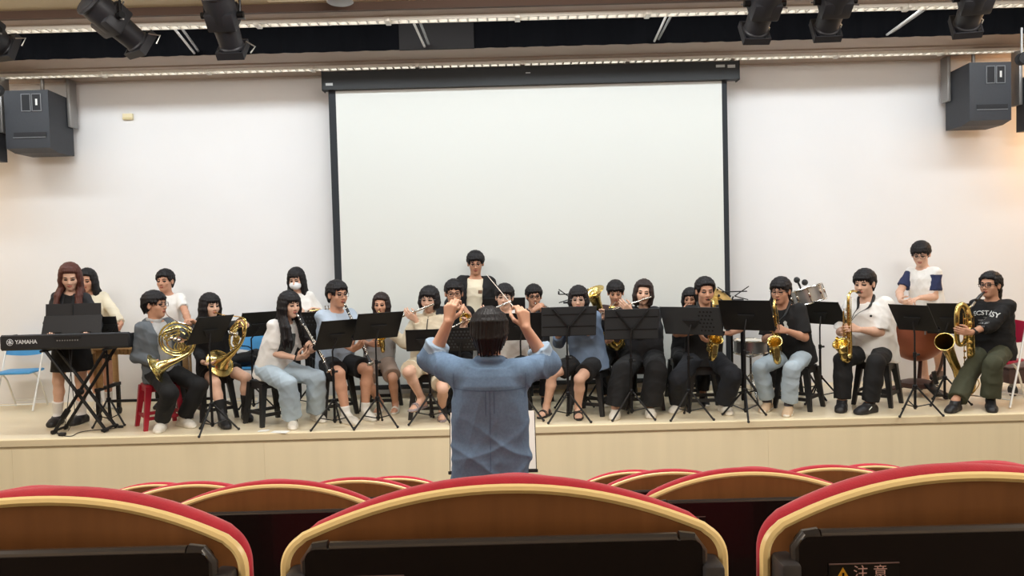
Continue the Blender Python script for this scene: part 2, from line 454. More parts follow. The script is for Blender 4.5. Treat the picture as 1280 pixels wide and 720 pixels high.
    for y, ph, nm, grp in ((YB2, -1.02, 'rear', 'light trays along the rear soffit'), (YF3 - .06, .12, 'front', 'light trays along the front soffit')):
        half = .64 * y + .3
        k0 = math.ceil((-half - ph) / L); k1 = math.floor((half - ph) / L)
        lab = ('white louvred light tray in the lower row, above the white wall and screen' if nm == 'rear'
               else 'white louvred light tray in the upper row, above the black curtain')
        for i in range(k0, k1 + 1):
            loc = (ph + (i - .5) * L, y, ZS - .016)
            if first is None: first = tray(L - .004); first.location = loc; first['label'] = lab; first['group'] = grp
            else: dup(first, loc, 0, lab, grp)
    # stay bars across the open slot
    for (u0, v0, u1, v1), lab in (((213, 35, 243, 67), 'pale metal stay bar beside the second dark spotlight from the left'), ((514, 26, 531, 58), 'pale metal stay bar in front of the bare brown gap'),
                             ((836, 15, 818, 50), 'pale metal stay bar above the right part of the projection screen'), ((1162, 5, 1108, 39), 'pale metal stay bar between the two rightmost spotlights')):
        a = P(u0, v0, YF3 + .02); e = P(u1, v1, YB0 - .01); a[2] = e[2] = ZS + .03
        t = thing('stay_bar', lab, 'metal bar', a, group='stay bars over the stage slot')
        d = e - a; s = nrm(np.cross(d, UP))
        MB().tube([A(0, 0, 0), d], .013, 6).build('rod', mat('pale_rod', (226, 224, 220), .4, .2), t)
        MB().tube([s * .06 + A(0, 0, .02), d + s * .045 + A(0, 0, .02)], .014, 6).build('back_rod', m_steel, t)
        MB().box((0, 0, 0), (.06, .04, .05), bev=.005).build('clamp', m_alu, t)
    # fluorescent battens hidden up in the slot: what lights the wall
    first = None
    for i in range(11):
        loc = ((i - 5) * 1.28, YF3 + .17, ZS + .34)
        lab = 'white fluorescent batten up in the ceiling slot'
        if first is None:
            t = first = thing('fluorescent_batten', lab, 'ceiling light', loc, group='battens in the slot')
            MB().box((0, -.05, .03), (1.22, .05, .05), bev=.006).build('housing', m_rail, t)
            MB().cyl((-.58, 0, -.01), (.58, 0, -.01), .014, n=10).build('tube', mat('batten_tube', (255, 255, 250), .4, emit=((250, 253, 255), 6)), t)
            for x in (-.6, .6): MB().box((x, 0, 0), (.02, .04, .05), bev=.004).build('lamp_holder', m_rail, t)
        else: dup(first, loc, 0, lab, 'battens in the slot')

def build_screen():
    t = thing('projection_screen', 'huge white pull-down projection screen with black casing and borders in front of the back wall', 'projection screen', (.2, YB2 + .04, SZ))
    D = YB2 + .04
    SCR = 1
    def W(u, v, d=0): return P(u, v, D - d)
    xl, xr = W(405, 100)[0], W(921, 85)[0]
    zt = min(W(640, 83.5, .075)[2], ZS - .05); zb = W(640, 106, .075)[2]
    pr = [(-.075, zb), (.05, zb), (.075, zb + .04), (.075, zt - .02), (.05, zt), (-.075, zt)]
    MB().prism([(x, z) for x, z in pr], (xl, D, 0), (0, 1, 0), (0, 0, 1), (1, 0, 0), xr - xl).build('casing', m_charcoal, t, world=True, smooth=False)
    b = MB()
    for x in (xl - .006, xr + .006): b.box((x, D, (zt + zb) / 2), (.014, .165, zt - zb + .02), bev=.012)
    b.build('end_cap', mat('end_cap', (26, 29, 33), .5), t, world=True)
    sl, sr = W(416.5, 300)[0], W(912, 300)[0]; z0 = W(640, 480)[2]
    xa, xb = W(425.5, 300)[0], W(905.5, 300)[0]
    MB().box(((xa + xb) / 2, D + .012, (zb + z0) / 2), (xb - xa, .004, zb - z0)).build('screen_fabric', mat('screen_white', (215, 217, 213), .85), t, world=True, smooth=False)
    for a_, c_ in ((sl, xa), (xb, sr)):
        MB().box(((a_ + c_) / 2, D + .012, (zb + z0) / 2), (c_ - a_, .005, zb - z0)).build('black_border', mat('screen_border', (34, 38, 43), .8), t, world=True, smooth=False)
    MB().box(((sl + sr) / 2, D + .012, z0), (sr - sl + .02, .035, .055), bev=.008).build('bottom_bar', m_charcoal, t, world=True)
    m_lab = mat('silver_label', (176, 178, 178), .5)
    for u0, u1, v0, v1 in ((895, 906, 81, 84), (909.5, 919, 81, 84.5), (407, 416, 104, 107)):
        a, c = W(u0, v0, .078), W(u1, v1, .078); MB().box((a + c) / 2, (c[0] - a[0], .004, a[2] - c[2])) .build('casing_label', m_lab, t, world=True, smooth=False)
    a = W(660, 91, .078); MB().box(a, (.055, .003, .012)).build('casing_badge', m_lab, t, world=True, smooth=False)

def speaker(x0, x1, v0, v1, uc, sgn, label, D):
    """Hung loudspeaker: front face between pixels x0..x1, v0..v1 at depth D."""
    a, c = P(x0, v1, D), P(x1, v0, D)
    w, h = c[0] - a[0], c[2] - a[2]; dp = .5
    t = thing('loudspeaker', label, 'loudspeaker', ((a[0] + c[0]) / 2, D + dp / 2, a[2]), group='loudspeakers hung beside the stage wall')
    y0 = -dp / 2
    m_sp = mat('speaker_grey', (46, 49, 55), .55, var=(40, .05), bump=(300, .06)); m_dk = mat('speaker_dark', (26, 27, 31), .7); m_ed = mat('speaker_edge', (120, 122, 126), .5)
    b = MB(); hw = w / 2
    # cabinet: chamfered underside towards the back
    b.prism([(y0, 0), (y0 + .16, -.035), (dp / 2, -.035), (dp / 2, h - .02), (y0, h)], (-hw, 0, 0), (0, 1, 0), (0, 0, 1), (1, 0, 0), w)
    b.build('cabinet', m_sp, t, smooth=False)
    for px in ((.40, .60), (.64, .84)):
        xa, xb = -hw + px[0] * w, -hw + px[1] * w; za, zb = h * .64, h * .93
        MB().box(((xa + xb) / 2, y0 - .002, (za + zb) / 2), (xb - xa, .012, zb - za)).build('port', m_dk, t, smooth=False)
        f = MB()
        for q in ((xa, .008, 0), (xb, .008, 0)): f.box((q[0], y0 - .005, (za + zb) / 2), (.008, .012, zb - za + .008))
        for z in (za, zb): f.box(((xa + xb) / 2, y0 - .005, z), (xb - xa, .012, .008))
        f.build('port_rim', m_ed, t, smooth=False)
    MB().box((-hw + .74 * w, y0 - .009, h * .79), (.022, .004, .07)).build('white_label', mat('label_white', (225, 225, 222), .6), t, smooth=False)
    MB().box((0 + (.06 if sgn < 0 else .04) * w, y0 - .001, h * .235), (w * .74, .012, h * .075)).build('slot', m_dk, t, smooth=False)
    f = MB().box((.04 * w, y0 - .004, h * .185), (w * .74, .012, .008)); f.build('slot_rim', m_ed, t, smooth=False)
    # hanging bracket: a side arm down from the soffit and a rod
    zt = ZS - .01 - a[2]
    sx = hw + .025 if sgn < 0 else -hw - .025
    MB().box((sx, dp / 2 - .05, (zt + h * .45) / 2), (.04, .16, zt - h * .45), bev=.006).build('side_bracket', m_steel, t)
    MB().cyl((.0 - sgn * .02, .05, h - .03), (-sgn * .02, .05, zt), .022, n=8).build('hanging_rod', m_steel, t)
    return t

def spot_light(u0, v0, u1, v1, D0, D1, label, tail=True):
    """Profile spotlight: back end at (u0, v0), gel frame at (u1, v1)."""
    a, e = P(u0, v0, D0), P(u1, v1, D1)
    ax = nrm(e - a); L = np.linalg.norm(e - a); t = thing('stage_spotlight', label, 'spotlight', (a + e) / 2, group='stage spotlights under the ceiling')
    sd = nrm(np.cross(ax, UP)); up = np.cross(sd, ax)
    k = L / .62; m1 = mat('spot_black', (50, 51, 56), .5, .2, bump=(150, .05)); Q = lambda x, y, z: a + ax * x * L + sd * y + up * z
    MB().lathe([(.0, .0), (.07, .0), (.105, .02), (.115, .06), (.115, .24), (.10, .28)], a, ax, 20).build('lamp_housing', m1, t, world=True)
    MB().lathe([(.118, 0), (.126, .015), (.118, .03)], a + ax * .015, ax, 20).build('rear_cap', m1, t, world=True)
    MB().box(Q(.45, 0, 0), (.15, .22, .22), np.stack([ax, sd, up], 1), bev=.02).build('shutter_gate', m1, t, world=True)
    MB().lathe([(.1, .0), (.09, L * .40), (.098, L * .42), (.098, L * .46)], Q(.5, 0, 0), ax, 20).build('lens_tube', m1, t, world=True)
    b = MB(); R = np.stack([ax, sd, up], 1)
    for y, z, s in ((0, .1, (.06, .21, .012)), (0, -.1, (.06, .21, .012)), (.1, 0, (.06, .012, .21)), (-.1, 0, (.06, .012, .21))): b.box(Q(1.0, y, z), s, R)
    b.build('gel_frame', m1, t, world=True)
    MB().tube([Q(.93, .1, .06), Q(1.06, .15, .09), Q(1.1, .12, .03)], .006, 6).build('frame_clip', m_alu, t, world=True)
    b = MB()
    for q in ((.0, .13, .03), (-.14, .0, .02), (.14, .0, -.03)): b.tube([Q(.47, q[0] * .5, q[1] * .5), Q(.46, q[0] * 1.25, q[1] * 1.25 + q[2])], .007, 6)
    b.build('shutter_blade', m_steel, t, world=True)
    # yoke, clamp and the drop pipe to the ceiling
    c = Q(.42, 0, 0); top = A(c[0], c[1], ZS + .05)
    b = MB(); p0 = c + sd * .135; p1 = c - sd * .135; z = c[2] + .2
    b.tube([p0, A(p0[0], p0[1], z), A(p1[0], p1[1], z), p1], .011, 6); b.build('yoke', m_blackmetal, t, world=True)
    for s in (1, -1): MB().cyl(c + sd * .115 * s, c + sd * .16 * s, .026, n=10).build('knob', m_blackmetal, t, world=True)
    MB().box(A(c[0], c[1], z + .03), (.05, .06, .07), bev=.01).build('clamp', m_blackmetal, t, world=True)
    MB().cyl(A(c[0], c[1], z + .05), top, .017, n=10).build('drop_pipe', m_steel, t, world=True)

def build_hung():
    speaker(8, 59.5, 112, 186, 0, -1, 'large dark grey loudspeaker hung at the top left of the stage wall, seen whole', 9.15)
    speaker(1212, 1264, 77, 151, 0, 1, 'large dark grey loudspeaker hung at the top right of the stage wall, seen whole', 9.15)
    speaker(-86, -30, 118, 194, 0, -1, 'dark loudspeaker cut off by the left edge, beside the large one', 8.9)
    speaker(1306, 1360, 84, 153, 0, 1, 'dark loudspeaker cut off by the right edge, beside the large one', 8.9)
    for u, v, lab in ((-3, 113, 'small round black lamp hung at the far left edge above the cut-off loudspeaker'), (1277, 74, 'small round black lamp hung at the far right edge above the cut-off loudspeaker')):
        c = P(u, v, 8.5); t = thing('pendant_lamp', lab, 'lamp', c)
        MB().ball((0, 0, 0), .065, 14).build('shell', m_black, t); MB().lathe([(.05, 0), (.066, .03), (.066, .05), (.05, .05)], (0, -.02, 0), (0, -1, 0), 16).build('rim', m_blackmetal, t)
        MB().cyl((0, 0, .05), (0, 0, ZS - c[2] + .02), .012, n=8).build('drop_pipe', m_steel, t)
    spot_light(-42, 24, 6, 60, 6.0, 6.3, 'dark spotlight cut off by the left edge below the ceiling')
    spot_light(108, -2, 176, 56, 6.0, 6.35, 'long dark spotlight slanting down to the right, leftmost one seen whole')
    spot_light(268, -14, 291, 62, 6.0, 6.35, 'dark spotlight pointing nearly straight down, beside the left stay bar')
    spot_light(966, -24, 943, 41, 6.0, 6.4, 'dark spotlight pointing down to the left, just right of the screen casing')
    spot_light(1054, -27, 1032, 38, 6.0, 6.4, 'dark spotlight pointing down to the left, middle one of the right three')
    spot_light(1230, -32, 1207, 33, 6.0, 6.4, 'dark spotlight pointing down to the left, above the right loudspeaker')
    c = P(425, 1, 6.9)
    t = thing('ceiling_fitting', 'dark round fitting inside the black ceiling slot at the top edge', 'ceiling fitting', c + A(0, 0, .1))
    MB().lathe([(.09, 0), (.1, .02), (.1, .2), (.07, .6)], (0, 0, -.1)).build('body', m_charcoal, t)
    MB().lathe([(.1, 0), (.115, .01), (.1, .02)], (0, 0, -.12)).build('ring', m_steel, t)
    c = P(160, 146, WY - .02)
    t = thing('wall_box', 'small cream junction box high on the left part of the white wall', 'junction box', c)
    MB().box((0, 0, 0), (.12, .04, .075), bev=.006).build('box', mat('box_cream', (226, 214, 176), .5), t)
    MB().box((0, -.021, -.02), (.11, .004, .018)).build('lower_strip', mat('box_yellow', (206, 190, 140), .5), t, smooth=False)

# ================================================================== auditorium seats
SEAT_PITCH, ROW = .579, .95
def make_seat():
    t = thing('auditorium_seat', 'x', 'auditorium seat')
    # outline of the back (x, z) with z = 0 at the crown
    hw, sag, xr = .268, .045, .245
    top = []
    for i in range(25):
        x = -xr + 2 * xr * i / 24; top.append((x, -sag * (abs(x) / xr) ** 2.1))
    cr = []
    for i in range(1, 9):
        a = math.radians(70 - 70 * i / 8); cr.append((hw - .034 + .034 * math.cos(a), -sag - .036 + .034 * math.sin(a) / .94))
    right = cr + [(hw + .001, -.16), (hw, -.3), (hw - .01, -.5)]
    out = [(x, z) for x, z in top] + right
    out = [(-x, z) for x, z in reversed(right)] + out
    poly = out                                   # open chain from bottom left over the crown to bottom right
    def sheet(o, sc_, dz, y0, y1, m, name, mats, bow=.03):
        """solid between y0 (near the viewer) and y1; gently dished in plan"""
        b = MB(); n = len(poly); V = []
        q = [(x * sc_, z + dz) for x, z in poly]
        for y in (y0, y1):
            for x, z in q: V.append((x, y + bow * (1 - (x / hw) ** 2), z))
        for y in (y0, y1):
            for x, z in q: V.append((x * .0, y + bow, -.50))
        F = []
        for i in range(n - 1):
            F.append((i, i + 1, n + i + 1, n + i))
        b.add(V[:2 * n], [f[::-1] for f in F])
        # faces: strips between mirrored outline points
        h = n // 2
        for o_, rev in ((0, False), (n, True)):
            for i in range(h):
                j = n - 1 - i
                a_, b_, c_, d_ = o_ + i, o_ + j, o_ + j - 1, o_ + i + 1
                K = 12; xs = np.linspace(0, 1, K + 1)
                p0, p1, p2, p3 = (np.array(V[k]) for k in (a_, b_, c_, d_))
                if i == h - 1 and n % 2 == 0: pass
                R1 = [p0 + (p1 - p0) * s for s in xs]; R2 = [p3 + (p2 - p3) * s for s in xs]
                y = (y0 if o_ == 0 else y1)
                for R_ in (R1, R2):
                    for r in R_: r[1] = y + bow * (1 - (r[0] / hw) ** 2)
                VV = R1 + R2; FF = [(s, s + 1, K + 2 + s, K + 1 + s) for s in range(K)]
                b.add(VV, FF if not rev else [f[::-1] for f in FF])
        return b.build(name, mats, o, sharp=.7)
    m_wood = mat('seat_veneer', (138, 93, 56), .42, var=(5, .16), stretch=(6, 6, .5))
    m_edge = mat('seat_edge', (255, 232, 172), .35)
    m_red = mat('seat_red', (192, 40, 66), .85, var=(60, .06), bump=(420, .12), sheen=.3)
    m_tab = mat('tablet_black', (22, 17, 17), .22, coat=.3)
    m_arm = mat('arm_grey', (52, 52, 58), .5)
    sheet(t, .985, -.006, 0, .016, 0, 'back_shell', m_wood)
    # pale bent-ply edge all round: a rounded strip
    pts = np.array([(x * .985, .004 + .03 * (1 - (x / hw) ** 2), z - .006) for x, z in poly])
    MB().tube(pts, .0064, 8).build('edge_band', m_edge, t)
    # red pad beyond the shell
    pad = SDF(.02)
    V = []
    sheet(t, .93, -.010, .016, .055, 0, 'back_pad', m_red)
    pts = np.array([(x * .93, .04 + .03 * (1 - (x / hw) ** 2), z - .0115) for x, z in poly])
    o = MB().tube(pts, .0135, 12).build('pad_piping', m_red, t)
    # black fold-down tablet on the back
    pr = rrect(.466, .34, .012, 4)
    b = MB(); b.prism(pr, (0, -.006, -.225), (1, 0, 0), (0, 0, 1), (0, -1, 0), .02); tb = b.build('writing_tablet', m_tab, t, smooth=False)
    b = MB().tube([(-.205, -.016, -.0565), (.205, -.016, -.0565)], .0075, 10); b.build('tablet_edge', mat('tablet_edge', (84, 82, 84), .2, .6), tb)
    for s in (-1, 1):
        MB().tube([(s * .207, -.016, -.0565), (s * .222, -.016, -.058), (s * .231, -.016, -.07), (s * .231, -.016, -.16)], .0095, 10).build('corner_cap', mat('tablet_cap', (48, 46, 48), .3, .2), tb)
        MB().box((s * .245, -.012, -.148), (.024, .05, .13), bev=.005).build('tablet_hinge', m_arm, t)
    # caution label
    lb = MB().box((-.158, -.0275, -.104), (.082, .002, .035)).build('caution_label', mat('label_black', (12, 10, 11), .4), tb, smooth=False)
    f = MB()
    for z in (-.087,): f.box((-.158, -.0288, z), (.082, .001, .0012))
    f.build('label_outline', mat('label_line', (120, 96, 96), .5), tb, smooth=False)
    MB().prism([(-.008, -.006), (.008, -.006), (0, .008)], (-.183, -.0285, -.099), (1, 0, 0), (0, 0, 1), (0, -1, 0), .0006).build('warning_triangle', mat('warn_yellow', (226, 170, 40), .5), tb, smooth=False)
    MB().prism([(-.0012, -.002), (.0012, -.002), (.0012, .004), (-.0012, .004)], (-.183, -.0293, -.101), (1, 0, 0), (0, 0, 1), (0, -1, 0), .0004).build('warning_stroke', m_tab, tb, smooth=False)
    V2, F2 = text_mesh('注 意', .018, .0)
    if len(V2): link_mesh('caution_text', np.c_[V2[:, 0] - .151, np.full(len(V2), -.0292), V2[:, 1] - .0985], F2, mat('label_pink', (226, 190, 190), .5), tb, smooth=False)
    # folded seat pan, side frames and foot below
    pan = MB().box((0, .13, -.55), (.46, .11, .40), bev=.045, seg=3); pan.build('seat_pan', m_red, t)
    MB().box((0, .07, -.55), (.45, .016, .38), bev=.006).build('pan_shell', m_wood, t)
    for s in (-1, 1):
        MB().box((s * .272, .2, -.32), (.024, .38, .035), bev=.012).build('armrest', m_arm, t)
        MB().box((s * .272, .1, -.6), (.022, .14, .66), bev=.006).build('side_frame', m_blackmetal, t)
        MB().box((s * .272, .12, -.935), (.024, .28, .03), bev=.008).build('foot', m_blackmetal, t)
    return t
def build_seats():
    names = ['leftmost', 'middle', 'rightmost']
    first = None
    ordn = {1: 'nearest', 2: 'second', 3: 'third', 4: 'front'}
    for r in (1, 2, 3, 4):
        y = ROW * r; zc = P(640, 590, y)[2] - .024; kk = r
        pos = {1: ['left', 'middle', 'right']}
        for k in range(-kk, kk + 1):
            x = -.018 + k * SEAT_PITCH
            o2 = ['', 'first', 'second', 'third', 'fourth'][abs(k)] + ' to the ' + ('left' if k < 0 else 'right') + ' of its middle seat'
            row = ['', 'nearest', 'second', 'third', 'front'][r]
            if r == 1: lab = 'wooden seat back with black tablet, nearest row, ' + ['cut by left edge', 'whole one in the middle', 'cut by right edge'][k + 1]
            elif k == 0: lab = 'red-rimmed seat of the %s row, straight behind the nearest middle seat' % row
            else: lab = 'red-rimmed seat in %s row from the camera, %s' % (row, o2)
            if first is None: first = make_seat(); first.location = (x, y, zc); first['label'] = lab; first['group'] = 'auditorium seats'
            else: dup(first, (x, y, zc), 0, lab, 'auditorium seats')
        fz = zc - .95
        struct(MB().box((0, y + .0, fz / 2), (2 * SX, ROW - .01, max(fz, .02))), 'floor_step', m_dark)
    fz = P(640, 590, ROW)[2] - .96 + .256
    struct(MB().box((0, -1.06, fz / 2), (2 * SX, 3.1, fz)), 'floor_step', m_dark)

def area(name, loc, rot, sx, sy, power, col, spread=180):
    l = bpy.data.lights.new(name, 'AREA'); l.shape = 'RECTANGLE'; l.size = sx; l.size_y = sy; l.energy = power; l.color = col
    l.spread = math.radians(spread)
    o = bpy.data.objects.new(name, l); COL.objects.link(o); o.location = loc; o.rotation_euler = tuple(math.radians(a) for a in rot); return o
def point(name, loc, power, col, r=.1):
    l = bpy.data.lights.new(name, 'POINT'); l.energy = power; l.color = col; l.shadow_soft_size = r
    o = bpy.data.objects.new(name, l); COL.objects.link(o); o.location = loc; return o
def build_lights():
    w = bpy.data.worlds.new('world'); bpy.context.scene.world = w; w.use_nodes = True
    w.node_tree.nodes['Background'].inputs[0].default_value = (.9, .95, 1, 1); w.node_tree.nodes['Background'].inputs[1].default_value = .05
    area('slot_battens', (0, YF3 + .17, ZS + .30), (14, 0, 0), 14.0, .22, 243, (.88, .955, 1.0))
    for x in (-4.4, 0, 4.4): area('house_lights', (x, 4.6, ZS - .03), (18, 0, 0), 2.4, 1.2, 145, (1.0, .965, .91))
    for x in (-3.4, 3.4): area('house_lights_rear', (x, .4, ZS - .03), (-12, 0, 0), 1.6, 1.2, 210, (1.0, .86, .68))
    point('warm_sconce_right', (6.95, 9.3, 3.5), 44, (1.0, .62, .34), .15)
    point('warm_sconce_left', (-6.95, 9.3, 3.2), 16, (1.0, .74, .5), .15)
    sc = bpy.context.scene; sc.view_settings.view_transform = 'Standard'; sc.view_settings.look = 'None'
    sc.view_settings.gamma = 1; sc.view_settings.use_curve_mapping = False; sc.view_settings.exposure = 0.0
# ================================================================== people
SKINS = [(206, 160, 134), (196, 147, 120), (216, 174, 150)]
def skin_mats(i):
    c = SKINS[i]
    return [mat('skin_%d' % i, c, .55, var=(30, .04), spec=.35), mat('lips_%d' % i, (int(c[0] * .82), int(c[1] * .62), int(c[2] * .62)), .45),
            mat('brow_hair', (34, 27, 25), .7), mat('eye_dark', (30, 22, 20), .25), mat('nails_%d' % i, (min(255, c[0] + 14), c[1] + 6, c[2] + 4), .4), mat('eye_white', (206, 196, 190), .3)]
def hair_mat(kind='black'):
    c = {'black': (24, 21, 23), 'auburn': (82, 46, 38), 'brown': (46, 35, 33)}[kind]
    return mat('hair_' + kind, c, .5, spec=.28, bump=(140, .3), stretch=(1, 1, .12), var=(70, .15))
def ik(a, c, l1, l2, pole):
    d = c - a; L = np.linalg.norm(d); mx = (l1 + l2) * .998
    if L > mx: c = a + d / L * mx; L = mx; d = c - a
    L = max(L, abs(l1 - l2) + .01)
    x = (l1 * l1 - l2 * l2 + L * L) / (2 * L); h = math.sqrt(max(l1 * l1 - x * x, 0))
    u = nrm(d); p = nrm(pole - u * pole.dot(u))
    return a + u * x + p * h, c
TORSO_M = [(-.12, .09, .085, 0), (-.06, .158, .115, -.01), (.02, .165, .118, -.01), (.12, .148, .106, 0), (.22, .150, .106, 0), (.33, .166, .114, .0), (.42, .170, .108, -.005), (.475, .145, .088, -.01), (.515, .10, .07, -.01), (.545, .055, .055, -.005)]
TORSO_F = [(-.12, .09, .085, 0), (-.06, .165, .118, -.01), (.02, .165, .115, -.01), (.12, .132, .098, 0), (.22, .128, .096, 0), (.33, .145, .118, .012), (.42, .148, .10, 0), (.475, .128, .08, -.01), (.515, .085, .062, -.01), (.545, .048, .05, -.005)]
def yawv(a): a = math.radians(a); return A(math.sin(a), -math.cos(a), 0), A(math.cos(a), math.sin(a), 0)

class Person:
    """One figure: joints first (so instruments can be fitted), then body, clothes and hair."""
    def __init__(s, label, hip_xy, top, seat=None, floor=SZ, yaw=0, lean=4, twist=0, head=(0, 0, 0), sex='m', g=1., hs=1.1, skin=0, head_dy=None, neck_fwd=.035):
        s.label, s.sex, s.g, s.hs, s.skin, s.floor, s.seat, s.yaw = label, sex, g, hs, skin, floor, seat, yaw
        s.f, s.l = yawv(yaw); s.f2, s.l2 = yawv(yaw + twist)
        hx, hy = hip_xy; ln = math.radians(lean)
        # stature from the crown of the head seen at top=(u, v)
        off = s.f * (.53 * math.sin(ln) + neck_fwd)
        q = P(top[0], top[1], hy + off[1]); zt = q[2] - .012
        if seat is None: S = (zt - floor) / (.88 + .53 * math.cos(ln) + .29)
        else: S = (zt - floor - seat) / (.102 + .53 * math.cos(ln) + .29)
        s.S = S = float(np.clip(S, .82, 1.16)); s.S_raw = S
        hz = floor + (.88 * S if seat is None else seat + .102 * S)
        s.hip = A(hx, hy, hz)
        t = UP * math.cos(ln) + s.f * math.sin(ln)
        # side lean so that the head is where the photograph has it
        want = q[0] - (s.hip + t * .53 * S + s.f * neck_fwd * S)[0]
        t = nrm(t + A(want / (.66 * S), 0, 0)); s.t = t
        s.l2 = nrm(s.l2 - t * s.l2.dot(t)); s.f2 = np.cross(t, s.l2) * -1
        s.f2 = nrm(np.cross(s.l2, t) * 1.0); 
        if s.f2.dot(yawv(yaw + twist)[0]) < 0: s.f2 = -s.f2
        s.neck = s.hip + t * .535 * S
        hy_, hp_, hr_ = head
        fh, lh = yawv(yaw + twist + hy_); pr = math.radians(hp_); uh = UP * math.cos(pr) - fh * math.sin(pr); fh = fh * math.cos(pr) + UP * math.sin(pr)
        rr = math.radians(hr_); lh, uh = lh * math.cos(rr) + uh * math.sin(rr), uh * math.cos(rr) - lh * math.sin(rr)
        s.HX, s.HY, s.HZ = lh, fh, uh; s.k = hs * S * (.97 if sex == 'f' else 1)
        s.hc = s.neck + (t * .6 + UP * .4) * (.285 * S - .115 * s.k) + yawv(yaw + twist + hy_)[0] * neck_fwd * S
        s.hc[0] += (q[0] - s.hc[0]) * .6
        w = (.150 if sex == 'm' else .132) * (1 + (g - 1) * .5)
        c = s.hip + t * .475 * S
        s.sh = {'L': c + s.l2 * w * S, 'R': c - s.l2 * w * S}
        s.hj = {'L': s.hip + s.l * .088 * S, 'R': s.hip - s.l * .088 * S}
        s.hands = {}; s.feet = {}; s.kids = []
    # ---- positions
    def H(s, x, y, z): return s.hc + s.k * (s.HX * x + s.HY * y + s.HZ * z)
    @property
    def mouth(s): return s.H(0, .102, -.062)
    def foot(s, side, u=None, v=None, ang=0, lift=0., pos=None, pitch=0.):
        """Sole centre on the floor at pixel (u, v)."""
        p = G(u, v - 2.5, s.floor + lift) if pos is None else np.array(pos, float) + A(0, 0, lift)
        s.feet[side] = (p, yawv(s.yaw + ang)[0], pitch); return s
    def hand(s, side, grip, d=None, n=None, curl=.55, pole=None, spread=0., palm=True):
        s.hands[side] = dict(grip=np.asarray(grip, float), d=d, n=n, curl=curl, pole=pole, spread=spread, palm=palm); return s
    def solve(s):
        S = s.S; s.kn = {}; s.an = {}; s.fd = {}; s.el = {}; s.wr = {}; s.hd = {}; s.hn = {}
        for side in 'LR':
            sg = 1 if side == 'L' else -1
            if side not in s.feet:
                if s.seat is None: s.feet[side] = (A(s.hj[side][0], s.hj[side][1], s.floor) + s.f * .04 + s.l * sg * .03, yawv(s.yaw + 10 * sg)[0], 0)
                else: s.feet[side] = (A(s.hj[side][0], s.hj[side][1], s.floor) + s.f * .47 * S + s.l * sg * .05, yawv(s.yaw + 8 * sg)[0], 0)
            p, fd, pit = s.feet[side]; an = p - fd * .055 * S + UP * (.078 * S) + UP * pit
            pole = s.f * 1.0 + UP * (.9 if s.seat is not None else .1) + s.l * sg * .25
            s.kn[side], s.an[side] = ik(s.hj[side], an, .412 * S, .402 * S, pole); s.fd[side] = (fd, pit)
            h = s.hands.get(side)
            if h is None:
                if s.seat is not None: h = dict(grip=s.kn[side] * .55 + s.hj[side] * .45 + UP * .095 * S, d=nrm(s.kn[side] - s.hj[side]), n=-UP, curl=.25, pole=None, spread=0, palm=True)
                else: h = dict(grip=s.sh[side] + s.l * sg * .09 * S - UP * .66 * S + s.f * .08, d=-UP + s.f * .15, n=-s.l * sg, curl=.35, pole=None, spread=0, palm=True)
                s.hands[side] = h
            sh = s.sh[side]; grip = h['grip']
            pole = h['pole'] if h['pole'] is not None else (-UP * 1.0 + s.l2 * sg * .55 - s.f2 * .35)
            d, n = h['d'], h['n']
            if d is None:
                el0, _ = ik(sh, grip - nrm(grip - sh) * .08, .285 * S, .25 * S, pole); d = nrm(nrm(grip - el0) * .75 - s.l2 * sg * .45)
            d = nrm(d)
            if n is None: n = -s.l2 * sg * .8 + s.f2 * -.2 + UP * .15
            n = nrm(np.asarray(n, float) - d * d.dot(n)); s.hd[side], s.hn[side] = d, n
            W = grip - d * .085 * S - n * .024 * S
            s.el[side], s.wr[side] = ik(sh, W, .285 * S, .25 * S, np.asarray(pole, float))
        return s
    # ---- body
    def _hand(s, q, side, m=0):
        S = s.S * 1.02; W, d, n = s.wr[side], s.hd[side], s.hn[side]; h = s.hands[side]
        th = np.cross(d, n) if side == 'R' else np.cross(n, d)
        kn = []
        for off, fw, r in ((.029, .088, .0125), (.0095, .093, .0125), (-.0095, .089, .012), (-.027, .081, .0115)):
            k = W + (d * fw + th * off) * S; kn.append(k)
            q.cone(W + (d * .01 + th * off * .55) * S, k, .0145 * S, r * S, k=.012)
        lens = ((.043, .027, .021), (.048, .030, .023), (.044, .028, .022), (.034, .021, .019)); cu = h['curl']
        cu = cu if isinstance(cu, (list, tuple)) else [cu] * 4
        for i in range(4):
            p = kn[i]; a = 0; sp = (1.5 - i) * .06 * (1 + h['spread'] * 4) * (1 - .6 * cu[i])
            rs = [.0098, .009, .0083, .0072] if i < 3 else [.0088, .008, .0073, .0064]
            for j, (L, da) in enumerate(zip(lens[i], (62, 88, 58))):
                a += math.radians(da * cu[i]); v = nrm(d * math.cos(a) + n * math.sin(a) + th * sp * math.cos(a))
                e = p + v * L * S; q.cone(p, e, rs[j] * S, rs[j + 1] * S, k=.004); p = e
        p = W + (d * .022 + th * .020 + n * .006) * S
        for L, v, r0, r1 in ((.046, d * .62 + th * .62 + n * .42, .0145, .0115), (.034, d * .85 + th * .2 + n * .5, .0112, .0095), (.027, d * .85 - th * .12 + n * .55, .0095, .0078)):
            e = p + nrm(v) * L * S; q.cone(p, e, r0 * S, r1 * S, k=.006); p = e
